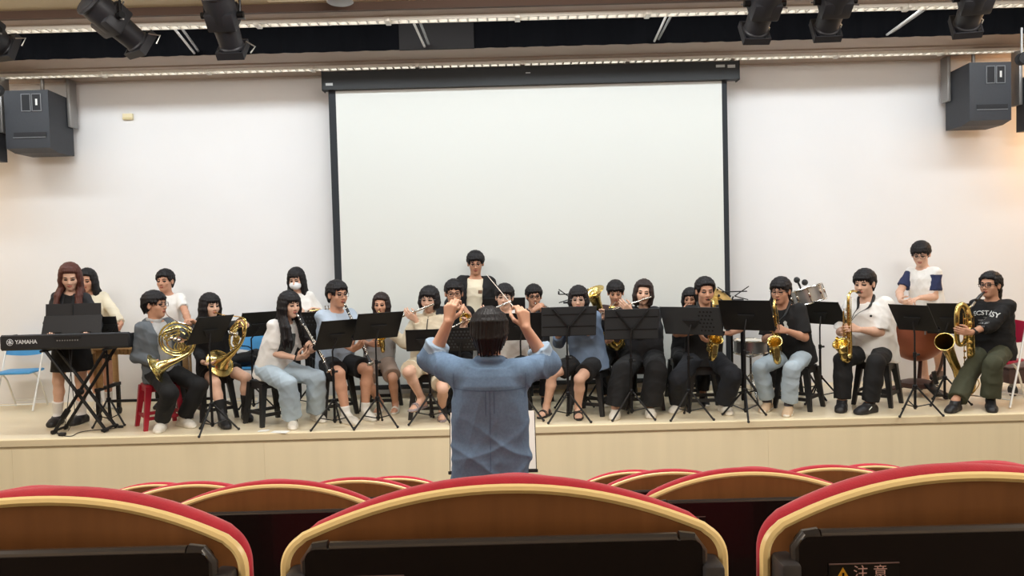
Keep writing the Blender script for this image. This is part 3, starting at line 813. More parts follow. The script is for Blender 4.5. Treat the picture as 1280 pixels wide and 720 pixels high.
    def _foot(s, q, side, inf=0., k=.02, m=0):
        S = s.S; an = s.an[side]; fd, pit = s.fd[side]; fl = an - UP * .078 * S
        nd = nrm(fd - UP * pit * 4)
        lat = np.cross(UP, fd)
        H = fl - nd * .045 * S + UP * .034 * S; B = fl + nd * .11 * S + UP * .03 * S; T = fl + nd * .165 * S + UP * .022 * S
        q.cone(H, B, (.034 + inf) * S, (.036 + inf) * S, k=k, m=m); q.cone(B + lat * .012 * S, T + lat * .008 * S, (.032 + inf) * S, (.023 + inf) * S, k=k, m=m); q.cone(B - lat * .014 * S, T - lat * .02 * S, (.03 + inf) * S, (.02 + inf) * S, k=k, m=m)
        q.cone(an + UP * .02 * S, fl + nd * .07 * S + UP * .04 * S, (.036 + inf) * S, (.032 + inf) * S, k=k, m=m)
        return fl, nd
    def torso_tab(s, inf=0, hem=None, loose=0., top=None):
        T = TORSO_M if s.sex == 'm' else TORSO_F; g = s.g; out = []
        for z, wx, wy, cy in T:
            wx *= g; wy *= 1 + (g - 1) * 1.5
            if g > 1.08 and z < .3: cy += .02 * (g - 1) * 8; 
            if loose and z < .34: wx = max(wx, .152 * g * loose); wy = max(wy, .106 * (1 + (g - 1) * 1.5) * (1 + (loose - 1) * .3))
            out.append([z * s.S, (wx + inf) * s.S, (wy + inf) * s.S, cy * s.S])
        out = np.array(out)
        if hem is not None:
            z0 = hem * s.S; r = [z0] + [np.interp(z0, out[:, 0], out[:, i]) if z0 > out[0, 0] else out[1, i] for i in (1, 2, 3)]
            out[:, 1] = np.where(out[:, 0] < -.05 * s.S, np.maximum(out[:, 1], out[1, 1]), out[:, 1])
            out[:, 2] = np.where(out[:, 0] < -.05 * s.S, np.maximum(out[:, 2], out[1, 2]), out[:, 2])
            if z0 < out[0, 0]: out = np.vstack([[z0, out[1, 1], out[1, 2], out[1, 3]], out])
            else: out = np.vstack([r, out[out[:, 0] > z0 + .005]])
        if top is not None: out = out[out[:, 0] <= top * s.S + .001]
        return out
    def root_thing(s, cat='person', group=None):
        b = s.hip.copy(); b[2] = s.floor; s.root = thing('person', s.label, cat, b, group=group); return s.root
    def body(s, h=.0062):
        S = s.S; q = SDF(.02)
        q.loft(s.hip, s.l2, s.f2, s.t, s.torso_tab(), k=.02)
        q.cone(s.neck - s.t * .03 * S, s.H(0, -.018, -.05), (.058 if s.sex == 'm' else .047) * S, (.056 if s.sex == 'm' else .046) * s.k, k=.03)
        for side in 'LR':
            sg = 1 if side == 'L' else -1; m = 1.0 if s.sex == 'm' else .86; gg = 1 + (s.g - 1) * .7
            sh, el, wr = s.sh[side], s.el[side], s.wr[side]
            q.cone(s.neck - s.t * .05 * S, sh, .05 * S, .052 * S * m, k=.03)
            q.cone(sh, el, .052 * S * m * gg, .040 * S * m * gg, k=.02); mid = el + (wr - el) * .3
            q.cone(el, mid, .039 * S * m * gg, .041 * S * m * gg, k=.015); q.cone(mid, wr, .041 * S * m * gg, .027 * S * m, k=.015)
            s._hand(q, side)
            kn, an, hj = s.kn[side], s.an[side], s.hj[side]
            q.cone(hj, kn, .084 * S * gg, .056 * S * gg, k=.025)
            back = nrm(np.cross(nrm(kn - an), np.cross(nrm(kn - hj), nrm(kn - an)) + 1e-6)); 
            calf = kn + (an - kn) * .32; bk = nrm((hj - kn) - (an - kn) * ((hj - kn).dot(an - kn) / max((an - kn).dot(an - kn), 1e-6))) if np.linalg.norm(np.cross(hj - kn, an - kn)) > 1e-4 else -s.f
            cm = (1. if s.sex == 'm' else .95) * gg
            q.cone(kn, calf + bk * .012 * S, .054 * S * cm, .056 * S * cm, k=.02); q.cone(calf + bk * .012 * S, an + UP * .03 * S, .056 * S * cm, .036 * S, k=.02)
            q.cone(an + UP * .03 * S, an, .036 * S, .034 * S, k=.02)
            s._foot(q, side)
        # head
        k = s.k; R = np.stack([s.HX, s.HY, s.HZ], 1); e = lambda c, r, **kw: q.ell(s.H(*c), A(*r) * k, R, **kw); fm = s.sex == 'f'
        e((0, -.012, .028), (.077, .096, .086), k=.02); e((0, .030, -.040), (.060 if not fm else .057, .063, .078), k=.03)
        e((0, .060, -.096), (.026 if not fm else .021, .026, .02), k=.025)
        e((.036, .055, -.028), (.026, .028, .026), k=.02); e((-.036, .055, -.028), (.026, .028, .026), k=.02)
        q.cone(s.H(-.034, .076, .020), s.H(.034, .076, .020), .013 * k, k=.014)
        for x in (.031, -.031): e((x, .100, .002), (.016, .010, .009), op=-1, k=.008)
        q.cone(s.H(0, .088, .004), s.H(0, .105, -.030), .008 * k, .0125 * k, k=.010)
        for x in (.011, -.011): e((x, .096, -.034), (.009, .01, .008), k=.006)
        for x in (.031, -.031):
            e((x, .0842, .001), (.0132, .010, .0048), k=.002, m=3)
            q.cone(s.H(x * .55, .0945, .0215), s.H(x * 1.0, .0935, .0265), .0034 * k, .0037 * k, k=.003, m=2); q.cone(s.H(x * 1.0, .0935, .0265), s.H(x * 1.5, .079, .022), .0037 * k, .0025 * k, k=.003, m=2)
        e((0, .0905, -.058), (.021, .010, .0055), k=.004, m=1); e((0, .0905, -.066), (.018, .010, .006), k=.004, m=1)
        for x in (.080, -.080):
            e((x, -.006, -.006), (.011, .020, .032), k=.008); e((x * 1.1, .004, -.004), (.006, .010, .018), op=-1, k=.006)
        if s.seat is not None: q.box(A(s.hip[0], s.hip[1], s.floor + s.seat - .094) - s.f * .06, A(.26, .22, .1), np.stack([s.l, s.f, UP], 1), op=-1, k=.004)
        q.clip((0, 0, s.floor + .003), (0, 0, -1))
        o = q.mesh(h, 'body', skin_mats(s.skin), s.root); s.bodyo = o; return o
    # ---- clothes
    def top(s, name, m, sleeve=.62, inf=.017, hem=-.1, loose=1.05, fold=.004, open_w=0, sleeve_mat=None, cuff=None, collar=0, seed=1, arm_inf=.016, h=.009, label=None, zip_mat=None, hood=False, bare_neck=.0):
        S = s.S; q = SDF(.018); mats = [m] if sleeve_mat is None else [m, sleeve_mat]
        tab = s.torso_tab(inf, hem, loose)
        tab = tab[tab[:, 0] <= .52 * S]
        q.loft(s.hip, s.l2, s.f2, s.t, tab, k=.03); am = 1.0 if s.sex == 'm' else .88; gg = 1 + (s.g - 1) * .7
        for side in 'LR':
            sh, el, wr = s.sh[side], s.el[side], s.wr[side]
            q.cone(s.neck - s.t * .06 * S, sh, (.036 + inf) * S, (.050 + inf * .9) * S * am, k=.035)
            if sleeve <= 0: continue
            f = min(sleeve, 1.0); e = sh + (el - sh) * f; r0, r1 = (.047 * am * gg + arm_inf) * S, (.045 * am * gg + arm_inf + (.006 if sleeve <= 1 else 0)) * S
            ax = nrm(el - sh); e2 = sh + (el - sh) * min(f + .3, 1.3) if sleeve <= 1 else el
            q.cone(sh + (el - sh) * (.16 if sleeve_mat else 0), e2, r0, r1, k=.02, m=1 if sleeve_mat else 0, clips=[(e, ax)] if sleeve <= 1 else ())
            if sleeve > 1:
                f2 = sleeve - 1; w = el + (wr - el) * f2; ax = nrm(wr - el); w2 = el + (wr - el) * (f2 + .15)
                q.cone(el, w2, (.042 * am * gg + arm_inf) * S, (.034 * am + arm_inf) * S, k=.02, m=1 if sleeve_mat else 0, clips=[(w, ax)])
                if cuff:
                    q.cone(w - ax * .06, w, (.036 * am + arm_inf + .012) * S, (.036 * am + arm_inf + .010) * S, k=.004, clips=[(w, ax), (w - ax * cuff, -ax)])
        if collar:
            for i in range(14):
                a0, a1 = 2 * math.pi * i / 14, 2 * math.pi * (i + 1) / 14; c = s.neck + s.t * (collar * .03) * S; r = .064 * S * (1 if s.sex == 'm' else .88)
                pt = lambda a: c + s.l2 * r * math.cos(a) + s.f2 * r * math.sin(a) * 1.05 - s.t * .022 * S * max(0, math.sin(a)) + s.t * .012 * S * max(0, -math.sin(a))
                q.cone(pt(a0), pt(a1), (.011 + .004) * S, k=.012)
        else:   # neckline
            q.ell(s.neck + s.t * .035 * S + s.f2 * .012 * S, A(.066, .07, .05) * S * (1 if s.sex == 'm' else .9), np.stack([s.l2, s.f2, s.t], 1), op=-1, k=.008)
        if hood:
            q.ell(s.neck - s.f2 * .075 * S - s.t * .015 * S, A(.10, .055, .06) * S, np.stack([s.l2, s.f2, s.t], 1), k=.03)
        if open_w:
            c = s.hip + s.t * .2 * S + s.f2 * .16 * S
            q.box(c, A(open_w * S, .13 * S, .5 * S), np.stack([s.l2, s.f2, s.t], 1), op=-1, k=.01)
        if s.seat is not None: q.clip((0, 0, s.floor + s.seat + .004), (0, 0, -1))
        if fold: q.disp = folds(seed, fold * 1.7, 24, 5)
        o = q.mesh(h, name, mats, s.root); s.topo = o
        if label and o: o['label'] = label
        if zip_mat is not None and o is not None:
            pts = [(0, z) for z in np.linspace(.52, -.02, 14)]
            V = []; F = []
            for i, (x, z) in enumerate(pts):
                V += [(-.006, z * S), (.006, z * S)]
                if i: F.append((2 * i - 2, 2 * i - 1, 2 * i + 1, 2 * i))
            decal(o, V, F, s.hip + s.f2 * .1 * S, s.l2, s.t, s.f2, zip_mat, 'zip', s.root, .004)
        return o
    def bottom(s, name, m, length=1.9, wide=0., inf=.014, fold=.004, seed=2, h=.009, label=None):
        """length: 1 = knee, 2 = ankle."""
        S = s.S; q = SDF(.02); gg = 1 + (s.g - 1) * .7
        tab = s.torso_tab(inf * .9, -.11 if s.seat is None else -.075, 0); tab = tab[tab[:, 0] < .1 * S]
        q.loft(s.hip, s.l, np.cross(s.t, s.l) * -1 if False else s.f, UP if s.seat is None else s.t, tab, k=.03)
        for side in 'LR':
            hj, kn, an = s.hj[side], s.kn[side], s.an[side]
            ax = nrm(kn - hj); f = min(length, 1.0); e = hj + (kn - hj) * f
            flare = (.012 + wide * .6) if length < 1.2 else wide * .5
            if length <= 1.0: q.cone(hj, hj + (kn - hj) * (f + .12), (.088 * gg + inf) * S, (.066 * gg + inf + flare) * S, k=.02, clips=[(e, ax)])
            else:
                q.cone(hj, kn, (.088 * gg + inf) * S, (.06 * gg + inf + flare) * S, k=.02)
                f2 = length - 1; e = kn + (an - kn) * f2; ax = nrm(an - kn); e2 = kn + (an - kn) * (f2 + .12); mid = kn + (an - kn) * .4
                q.cone(kn, mid, (.06 * gg + inf + wide * .7) * S, (.058 * gg + inf + wide) * S, k=.02); q.cone(mid, e2, (.058 * gg + inf + wide) * S, (.045 + inf + wide * 1.5) * S, k=.02, clips=[(e, ax)])
        if s.seat is not None: q.ell(s.hip - s.f * .02 * S, A(.17 * gg, .125, .1) * S, np.stack([s.l, s.f, UP], 1), k=.03)
        if s.seat is not None:
            cl = SDF(); 
            q.box(A(s.hip[0], s.hip[1], s.floor + s.seat - .098) - s.f * .06, A(.26, .22, .1), np.stack([s.l, s.f, UP], 1), op=-1, k=.004)
        q.clip((0, 0, s.floor + .012), (0, 0, -1))
        if fold: q.disp = folds(seed + 40, fold * 1.6, 24, 5)
        o = q.mesh(h, name, m, s.root)
        if label and o: o['label'] = label
        return o
    def skirt(s, m, length=.42, flare=.03, name='skirt'):
        S = s.S; q = SDF(.02); q.loft(s.hip, s.l, s.f, UP, [(-length * S, (.175 + flare) * S, (.14 + flare) * S, 0), (-.06 * S, .182 * S, .138 * S, 0), (.04 * S, .172 * S, .128 * S, 0), (.12 * S, .15 * S, .11 * S, 0)])
        q.disp = folds(5, .005, 18, 4, 0.1); return q.mesh(.009, name, m, s.root)
    def shoes(s, m, sole, kind='sneaker', name='shoe', inf=.008, label=None):
        for side in 'LR':
            q = SDF(.02); S = s.S; fl, nd = s._foot(q, side, inf); lat = np.cross(UP, s.fd[side][0]); z0 = fl[2]
            # outsole: a flat slab following the foot
            q.cone(fl - nd * .05 * S + UP * .018, fl + nd * .12 * S + UP * .016, .044 * S, .050 * S, k=.006, m=1, clips=[(fl + UP * .024, UP)])
            q.cone(fl + nd * .12 * S + UP * .016, fl + nd * .172 * S + UP * .016, .050 * S, .034 * S, k=.006, m=1, clips=[(fl + UP * .024, UP)])
            top = .055 if kind == 'slipper' else (.075 if kind != 'boot' else .2)
            if kind == 'boot': q.cone(s.an[side], s.an[side] + nrm(s.kn[side] - s.an[side]) * .16, .047 * S, .05 * S, k=.02)
            q.clip(fl + UP * (top + .03 if kind != 'boot' else .22), UP)
            q.clip((0, 0, s.floor + .0015 if s.fd[side][1] == 0 else z0 - .01), (0, 0, -1))
            if kind == 'sneaker':
                for i in range(3): 
                    c = fl + nd * (.05 + .022 * i) * S + UP * (.083 - .013 * i) * S; q.cone(c - lat * .02, c + lat * .02, .006, k=.004, m=1)
            o = q.mesh(.0065, name, [m, sole], s.root)
            if o and label: o['label'] = label
    def sandals(s, m, name='sandal', straps=2, label=None):
        for side in 'LR':
            S = s.S; fl, nd = s.an[side] - UP * .078 * S, nrm(s.fd[side][0] - UP * s.fd[side][1] * 4); lat = np.cross(UP, s.fd[side][0])
            q = SDF(.012); q.cone(fl - nd * .05 * S + UP * .014, fl + nd * .12 * S + UP * .014, .042 * S, .048 * S, clips=[(fl + UP * .02, UP), (fl - UP * .002, -UP)])
            q.cone(fl + nd * .12 * S + UP * .014, fl + nd * .185 * S + UP * .014, .048 * S, .034 * S, clips=[(fl + UP * .02, UP), (fl - UP * .002, -UP)])
            up_ = nrm(np.cross(lat, nd)); up_ = up_ if up_[2] > 0 else -up_
            for i in range(straps):
                c = fl + nd * (.105 - .075 * i) * S; w = .028
                pts = [c + lat * .046 * S * math.cos(a) + up_ * (.012 + (.062 + .03 * i) * S * math.sin(a)) - nd * (.03 * i * math.sin(a)) for a in np.linspace(0, math.pi, 9)]
                for j in range(8): q.cone(pts[j] - nd * w * .45, pts[j + 1] - nd * w * .45, .007, k=.006); q.cone(pts[j] + nd * w * .45, pts[j + 1] + nd * w * .45, .007, k=.006)
            o = q.mesh(.0055, name, m, s.root)
            if o and label: o['label'] = label
    def socks(s, m, length=.14, name='sock'):
        for side in 'LR':
            q = SDF(.01); S = s.S; an = s.an[side]; ax = nrm(s.kn[side] - an); e = an + ax * length
            q.cone(an - UP * .01, an + ax * (length + .02), .040 * S, (.042 + length * .1) * S, clips=[(e, ax)]); s._foot(q, side, .003); q.clip((0, 0, s.floor + .003), (0, 0, -1)); q.mesh(.008, name, m, s.root)
    # ---- hair and things worn
    def hair(s, kind='short', color='black', length=.3, bangs=.040, part=None, vol=1., seed=0, sides=(1, 1), front=(False, False), low=0.):
        k = s.k; R = np.stack([s.HX, s.HY, s.HZ], 1); q = SDF(.012); r_ = np.random.default_rng(100 + seed); v = vol
        e = lambda c, r, **kw: q.ell(s.H(*c), A(*r) * k, R, **kw)
        H = s.H; short = kind in ('short', 'pony')
        def surf(az, z, lift=0.):
            w = math.sqrt(max(.02, 1 - ((z - .034) / .094) ** 2)) if z > .034 else 1.0
            if z < -.01 and short: w = 1 - 1.7 * (-.01 - z)
            rx, ry = (.0835 * v + lift) * w, (.102 * v + lift) * w
            return A(rx * math.sin(az), -.014 + ry * math.cos(az), z)
        def lock(pts, rs, kk=.007): q.path([H(*p) for p in pts], np.array(rs) * k, k=kk)
        # scalp
        q.ell(H(0, -.014, .034), A(.0815 * v, .100 * v, .092) * k, R, clips=[(H(0, 0, .026), -s.HZ + .45 * s.HY)])
        if short:
            e((0, -.040, -.004), (.0775, .074, .072), k=.02, clips=[(H(0, -.016, 0), s.HY), (H(0, 0, -.066), -s.HZ)])
        # strands from the crown all round
        n = 52
        for i in range(n):
            az = -math.pi + 2 * math.pi * (i + .5) / n + r_.uniform(-.05, .05); aa = abs(az)
            sw = (.10 if part is None else 0) * math.cos(az) + r_.uniform(-.07, .07)
            if aa < .86:
                if bangs is None: ze = .07
                else:
                    x = math.sin(az) * .083; ze = bangs + r_.uniform(-.007, .005) - .014 * (aa / .86) ** 2
                    if part is not None: ze += .052 * max(0, 1 - abs(x - part) / .055); sw = (x - part) * 4.5
                    if kind == 'pony': ze = max(ze, .058); 
                rr = [.009, .0115, .0125, .0125, .011, .0035]; pts = [surf(az * .5, .129), surf(az * .9, .117), surf(az + sw * .2, .102), surf(az + sw * .4, .082), surf(az + sw * .8, (.085 + ze) / 2, .002), surf(az + sw, ze, -.001)]
            elif short:
                ze = -.004 + r_.uniform(-.008, .006) if aa < 1.22 else (.014 - .035 * low + r_.uniform(-.006, .004) if aa < 1.6 else .0 - .03 * low - .072 * min(1, (aa - 1.6) / .9) + r_.uniform(-.008, .006))
                rr = [.009, .0115, .0125, .0125, .0115, .004]; pts = [surf(az * .8, .129), surf(az, .115), surf(az, .091), surf(az + sw * .3, .062), surf(az + sw * .6, (.062 + ze) / 2), surf(az + sw, ze, -.006)]
            else:
                rr = [.009, .0115, .013, .014, .016]; pts = [surf(az * .8, .129), surf(az, .115), surf(az, .092), surf(az, .062), surf(az, .02)]
            lock(pts, rr, .006)
        if kind == 'pony':
            lock([(0, -.105, -.01), (0, -.137, -.045), (0, -.13, -.10)], [.03, .036, .042], .02); e0 = H(0, -.13, -.10)
            for j in range(7):
                o = s.HX * r_.uniform(-.02, .02) + s.HY * r_.uniform(-.02, .015); q.path([e0 + o * .4, e0 + o - UP * length * .5 - s.HY * .012, e0 + o * .9 - UP * length * r_.uniform(.85, 1.1)], A(.022, .022, .006) * k, k=.01)
            for x in (1, -1): lock([(x * .07, .05, .06), (x * .083, .0, .035), (x * .06, -.08, .005)], [.014, .014, .02])
        if kind in ('bob', 'long'):
            L = length; e((0, -.030, -.015), (.085 * v, .082, .085), k=.02, clips=[(H(0, .016, 0), s.HY)])
            m = 22
            for i in range(m):
                ph = -2.15 + 4.30 * i / (m - 1); bx, by = math.sin(ph), -math.cos(ph); sd = 1 if bx > 0 else 0
                wide = sides[1 - sd] if abs(bx) > .6 else 1.
                p0 = A(bx * .082 * v, -.014 + by * .098 * v, .025); p1 = A(bx * .089 * v * wide, -.012 + by * .098 * v, -.035)
                if kind == 'bob':
                    p2 = A(bx * .080 * v * wide, -.014 + by * .088, -.045 - L * .45); p3 = A(bx * .066 * v, -.012 + by * .078, -.05 - L * .62 + r_.uniform(-.008, .008)); lock([p0, p1, p2, p3], [.019, .0205, .018, .007], .009)
                else:
                    p2 = A(bx * .086 * v * wide, -.016 + by * .094, -.10); w0, w1, w2 = H(*p0), H(*p1), H(*p2); fr = front[0 if bx > 0 else 1] and by > -.55
                    out = s.f2 * (.105 if fr else -.035 - .03 * max(0, -by)) * s.S + s.l2 * (.02 * bx)
                    j = r_.uniform(-.012, .012, 3); ln = L * r_.uniform(.86, 1.05)
                    w3 = w2 - UP * (ln * .30) + out * .75 + j * .5; w4 = w2 - UP * ln * .68 + out + j; w5 = w2 - UP * ln + out * .96 + j * 1.4
                    q.path([w0, w1, w2, w3, w4, w5], A(.019, .0205, .0215, .022, .020, .006) * k, k=.010)
        hc, HX, HY, HZ = s.hc, s.HX, s.HY, s.HZ; ph0 = seed * 1.7
        def dsp(p):
            r = p - hc; x, y, z = r @ HX, r @ HY, r @ HZ; a = np.arctan2(y + .02, x)
            return (.0016 * np.sin(a * 33 + 22 * z + ph0) + .0013 * np.sin(a * 57 + ph0 * 2 - 17 * z)).astype(np.float32)
        q.disp = dsp
        return q.mesh(.005, 'hair', hair_mat(color), s.root)
    def glasses(s, m=None, w=.024, hh=.0185, r=.0022, round_=.008):
        m = m or m_blackmetal; b = MB(); H = s.H; k = s.k
        for x in (.031, -.031):
            b.tube([H(x + a, .107 - abs(x + a) * .16, .001 + c) for a, c in rrect(w * 2, hh * 2, round_, 4)], r, 6, closed=True)
            b.tube([H(x + math.copysign(w, x), .107 - .055 * .16, .008), H(math.copysign(.077, x), .075, .008), H(math.copysign(.083, x), .0, .006)], r, 6)
        b.tube([H(-.031 + w, .107, .004), H(0, .110, .007), H(.031 - w, .107, .004)], r, 6)
        return b.build('glasses', m, s.root, world=True)
    def mask(s):
        k = s.k; R = np.stack([s.HX, s.HY, s.HZ], 1); q = SDF(.01)
        q.ell(s.H(0, .040, -.052), A(.070, .080, .058) * k, R, clips=[(s.H(0, .03, 0), -s.HY + s.HZ * .25), (s.H(0, .0, -.004), s.HZ - s.HY * .12)]); q.mesh(.005, 'face_mask', mat('mask_white', (232, 234, 238), .8), s.root)
        b = MB()
        for x in (.07, -.07): b.tube([s.H(x * .95, .045, -.02), s.H(x * 1.2, .0, .01)], .002, 5); b.tube([s.H(x * .9, .045, -.08), s.H(x * 1.2, -.005, -.02)], .002, 5)
        b.build('ear_loop', mat('mask_white', (0, 0, 0)), s.root, world=True)
    def band(s, side, m, name='wristwatch', f=.9, face=True):
        el, wr = s.el[side], s.wr[side]; c = el + (wr - el) * f; ax = nrm(wr - el); r = .034 * s.S
        u = nrm(np.cross(ax, UP)); v = np.cross(ax, u); b = MB()
        b.tube([c + r * (u * math.cos(a) + v * math.sin(a)) for a in np.linspace(0, 2 * math.pi, 17)[:-1]], .006 if not face else .008, 6, closed=True)
        if face: b.lathe([(.0, 0), (.018, 0), (.02, .004), (.018, .01), (0, .011)], c - s.hn[side] * r, -s.hn[side], 14)
        b.build(name, m, s.root, world=True)
    def strap(s, m, to, name='neck_strap'):
        b = MB(); n = s.neck
        for sg in (1, -1):
            pts = spline([n - s.f2 * .07 * s.S + s.t * .01, n + s.l2 * sg * .070 * s.S + s.t * .030, n + s.l2 * sg * .055 * s.S + s.f2 * .118 * s.S - s.t * .05, n * .4 + to * .6 + s.f2 * .04 + s.l2 * sg * .02, to], 6)
            b.tube(pts, np.interp(np.linspace(0, 1, len(pts)), [0, .45, .6, 1], [.016, .016, .004, .003]), 6)
        b.build(name, m, s.root, world=True)
# ================================================================== instruments and furniture
m_brass = mat('brass_lacquer', (222, 196, 124), .24, 1., var=(14, .06))
m_brass2 = mat('pale_brass', (226, 212, 146), .22, 1., var=(14, .05))
m_silver = mat('silver_plate', (222, 218, 210), .2, 1.)
m_ebony = mat('ebony', (22, 20, 20), .35)
m_darkhole = mat('bell_inside', (120, 92, 40), .35, 1.)
m_plastic = mat('black_plastic', (30, 31, 33), .45, var=(8, .08))
m_standgrey = mat('stand_grey', (54, 56, 59), .55, .1, var=(5, .06))
m_standblk = mat('stand_black', (19, 19, 21), .5, .1, var=(5, .06))

def frame(z, hint=UP):
    z = nrm(z); x = np.cross(hint, z)
    if np.linalg.norm(x) < 1e-3: x = np.cross(A(1, 0, 0), z)
    x = nrm(x); return x, np.cross(z, x), z
def clarinet(m, bell, label):
    """From the mouthpiece tip m down to the bell."""
    ax = nrm(bell - m); L = np.linalg.norm(bell - m); X, Y, Z = frame(ax)
    t = thing('clarinet', label, 'clarinet', bell, group='clarinets')
    MB().lathe([(.004, 0), (.009, .03), (.012, .075), (.012, .085)], m, ax, 12).build('mouthpiece', m_ebony, t, world=True)
    MB().lathe([(.0125, .03), (.0125, .05)], m, ax, 12).build('ligature', m_silver, t, world=True)
    MB().lathe([(.013, .085), (.0155, .10), (.0155, .14), (.013, .15), (.0125, .155), (.0130, .36), (.0145, .365), (.0145, .375), (.0135, .38), (.0145, L - .10)], m, ax, 14).build('body', m_ebony, t, world=True)
    MB().lathe([(.0165, L - .105), (.0165, L - .085), (.017, L - .07), (.022, L - .03), (.033, L), (.034, L + .003), (.029, L + .001), (.012, L - .05)], m, ax, 18, caps=False).build('bell', m_ebony, t, world=True)
    b = MB()
    for h, r in ((.085, .0165), (.145, .0165), (.37, .0158), (L - .105, .018), (L - .002, .0345)): b.lathe([(r - .003, h - .003), (r, h - .003), (r, h + .003), (r - .003, h + .003)], m, ax, 14)
    b.build('metal_ring', m_silver, t, world=True)
    b = MB(); F = -Y if Y[1] > 0 else Y            # keys on the side turned to the hall
    for h in np.arange(.18, L - .12, .032): b.lathe([(.0, 0), (.0085, 0), (.0085, .004), (0, .005)], m + ax * h + F * .0145, F, 10)
    for s, h0, h1 in ((.010, .17, .36), (-.010, .17, .36), (.011, .38, L - .11), (-.011, .38, L - .11)):
        b.cyl(m + ax * h0 + X * s + F * .014, m + ax * h1 + X * s + F * .014, .0028, n=6)
    for h in (.30, .34, L - .17, L - .14): b.box(m + ax * h + X * .012 + F * .012, (.03, .009, .004), np.stack([X, ax, F], 1))
    b.build('keys', m_silver, t, world=True); return t
def flute(mo, end, label, rest=.09, m=None):
    """Lip plate at mo, foot end at `end`."""
    m = m or m_silver; ax = nrm(end - mo); t = thing('flute', label, 'flute', mo, group='flutes')
    a = mo - ax * rest; L = .665
    MB().lathe([(.0, 0), (.0098, .002), (.0098, .18), (.0108, .182), (.0108, .20), (.0098, .203), (.0098, .53), (.0108, .532), (.0108, .545), (.0098, .547), (.0098, L), (.0075, L)], a, ax, 12).build('flute_tube', m, t, world=True)
    X, Y, Z = frame(ax)
    MB().ball(mo + Y * .004, A(.016, .016, .011), 12).build('lip_plate', m, t, world=True)
    b = MB(); F = UP - ax * ax.dot(UP); F = nrm(F - A(0, .7, 0))
    for h in np.arange(.23, .62, .026): b.lathe([(0, 0), (.009, 0), (.009, .004), (0, .005)], a + ax * h + F * .009, F, 10)
    b.cyl(a + ax * .22 + F * .011 + X * .006, a + ax * .6 + F * .011 + X * .006, .0025, n=6)
    b.build('keys', m, t, world=True); return t
def sax(m, down, fwd, k, label, group='saxophones', bell_z=-.27, mt=None):
    """Saxophone hung from the mouth m: body runs along `down`, bell opens along fwd."""
    mt = mt or m_brass; Z = -nrm(down); X = nrm(fwd - Z * Z.dot(fwd)); Y = np.cross(Z, X)
    o = m - (X * -.20 + Z * .085) * k; Q = lambda x, y, z: o + (X * x + Y * y + Z * z) * k
    t = thing('saxophone', label, 'saxophone', Q(.05, 0, -.5), group=group)
    W = lambda pts, n=6: spline([Q(*p) for p in pts], n)
    nk = W([(0, 0, -.02), (0, 0, .04), (-.02, 0, .085), (-.07, 0, .105), (-.13, 0, .098), (-.155, 0, .09)]); MB().tube(nk, np.linspace(.0135, .0085, len(nk)) * k, 10).build('neck', mt, t, world=True)
    MB().tube([Q(-.14, 0, .093), Q(-.155, 0, .089), Q(-.19, 0, .085), Q(-.225, 0, .079)], A(.011, .0135, .0115, .004) * k, 10).build('mouthpiece', m_ebony, t, world=True)
    bd = W([(0, 0, 0), (0, 0, -.2), (0, 0, -.42), (.012, 0, -.455), (.05, 0, -.478), (.088, 0, -.455), (.10, 0, -.42)])
    MB().tube(bd, np.interp(np.linspace(0, 1, len(bd)), [0, .3, .5, 1], [.0135, .022, .030, .036]) * k, 14).build('body_tube', mt, t, world=True)
    bl = W([(.10, 0, -.42), (.104, 0, -.37), (.112, 0, bell_z - .05), (.125, 0, bell_z - .012), (.138, 0, bell_z + .008)]); r = np.interp(np.linspace(0, 1, len(bl)), [0, .45, .72, .9, 1], [.036, .042, .05, .060, .070])
    inner = bl[::-1][:20]; pts = np.vstack([bl, inner]); rr = np.r_[r * k, (r[::-1][:20] - .003) * k]
    MB().tube(pts, rr, 20).build('bell', mt, t, world=True)
    ax = nrm(bl[-1] - bl[-3]); lx, ly, _ = frame(ax)
    MB().tube([bl[-1] + .070 * k * (lx * math.cos(a) + ly * math.sin(a)) for a in np.linspace(0, 2 * math.pi, 25)[:-1]], .0038 * k, 6, closed=True).build('bell_rim', mt, t, world=True)
    b = MB()
    for z in np.arange(-.05, -.42, -.043):
        rz = np.interp(-z, [0, .42], [.0135, .030])
        b.lathe([(0, 0), (.016 + .012 * (-z / .42), 0), (.016 + .012 * (-z / .42), .006), (0, .008)], Q(rz * .55, -rz, z), X * .5 - Y * .85, 10)
        b.lathe([(0, 0), (.010, 0), (.010, .005), (0, .006)], Q(rz * .9, rz * .6, z + .02), X * .8 + Y * .6, 8)
    for yy in (-.03, .034): b.cyl(Q(.02, yy, -.04), Q(.025, yy * 1.1, -.42), .0035 * k, n=6)
    b.cyl(Q(.036, -.028, -.06), Q(.044, -.033, -.38), .003 * k, n=6)
    b.tube(W([(-.01, .02, .06), (.01, .03, -.02), (.02, .035, -.1)]), .0032 * k, 6)
    b.build('keywork', m_silver if mt is m_brass2 else mt, t, world=True)
    b = MB()
    for z in (-.30, -.37): b.lathe([(0, 0), (.03, 0), (.03, .008), (0, .012)], Q(.11, -.045, z), -Y, 14)
    b.tube(W([(.03, 0, -.34), (.06, 0, -.33), (.085, 0, -.34)]), .004 * k, 6); b.build('bell_key_guard', mt, t, world=True)
    t['o'] = 0; del t['o']; t_pos = dict(up=Q(-.01, -.03, -.13), low=Q(-.01, -.035, -.30), hook=Q(-.03, 0, -.16)); return t, t_pos
def brass_path(b, pts, r0, r1=None, n=10, k=6, m=0):
    s = spline(pts, k); b.tube(s, np.linspace(r0, r0 if r1 is None else r1, len(s)), n, m=m)
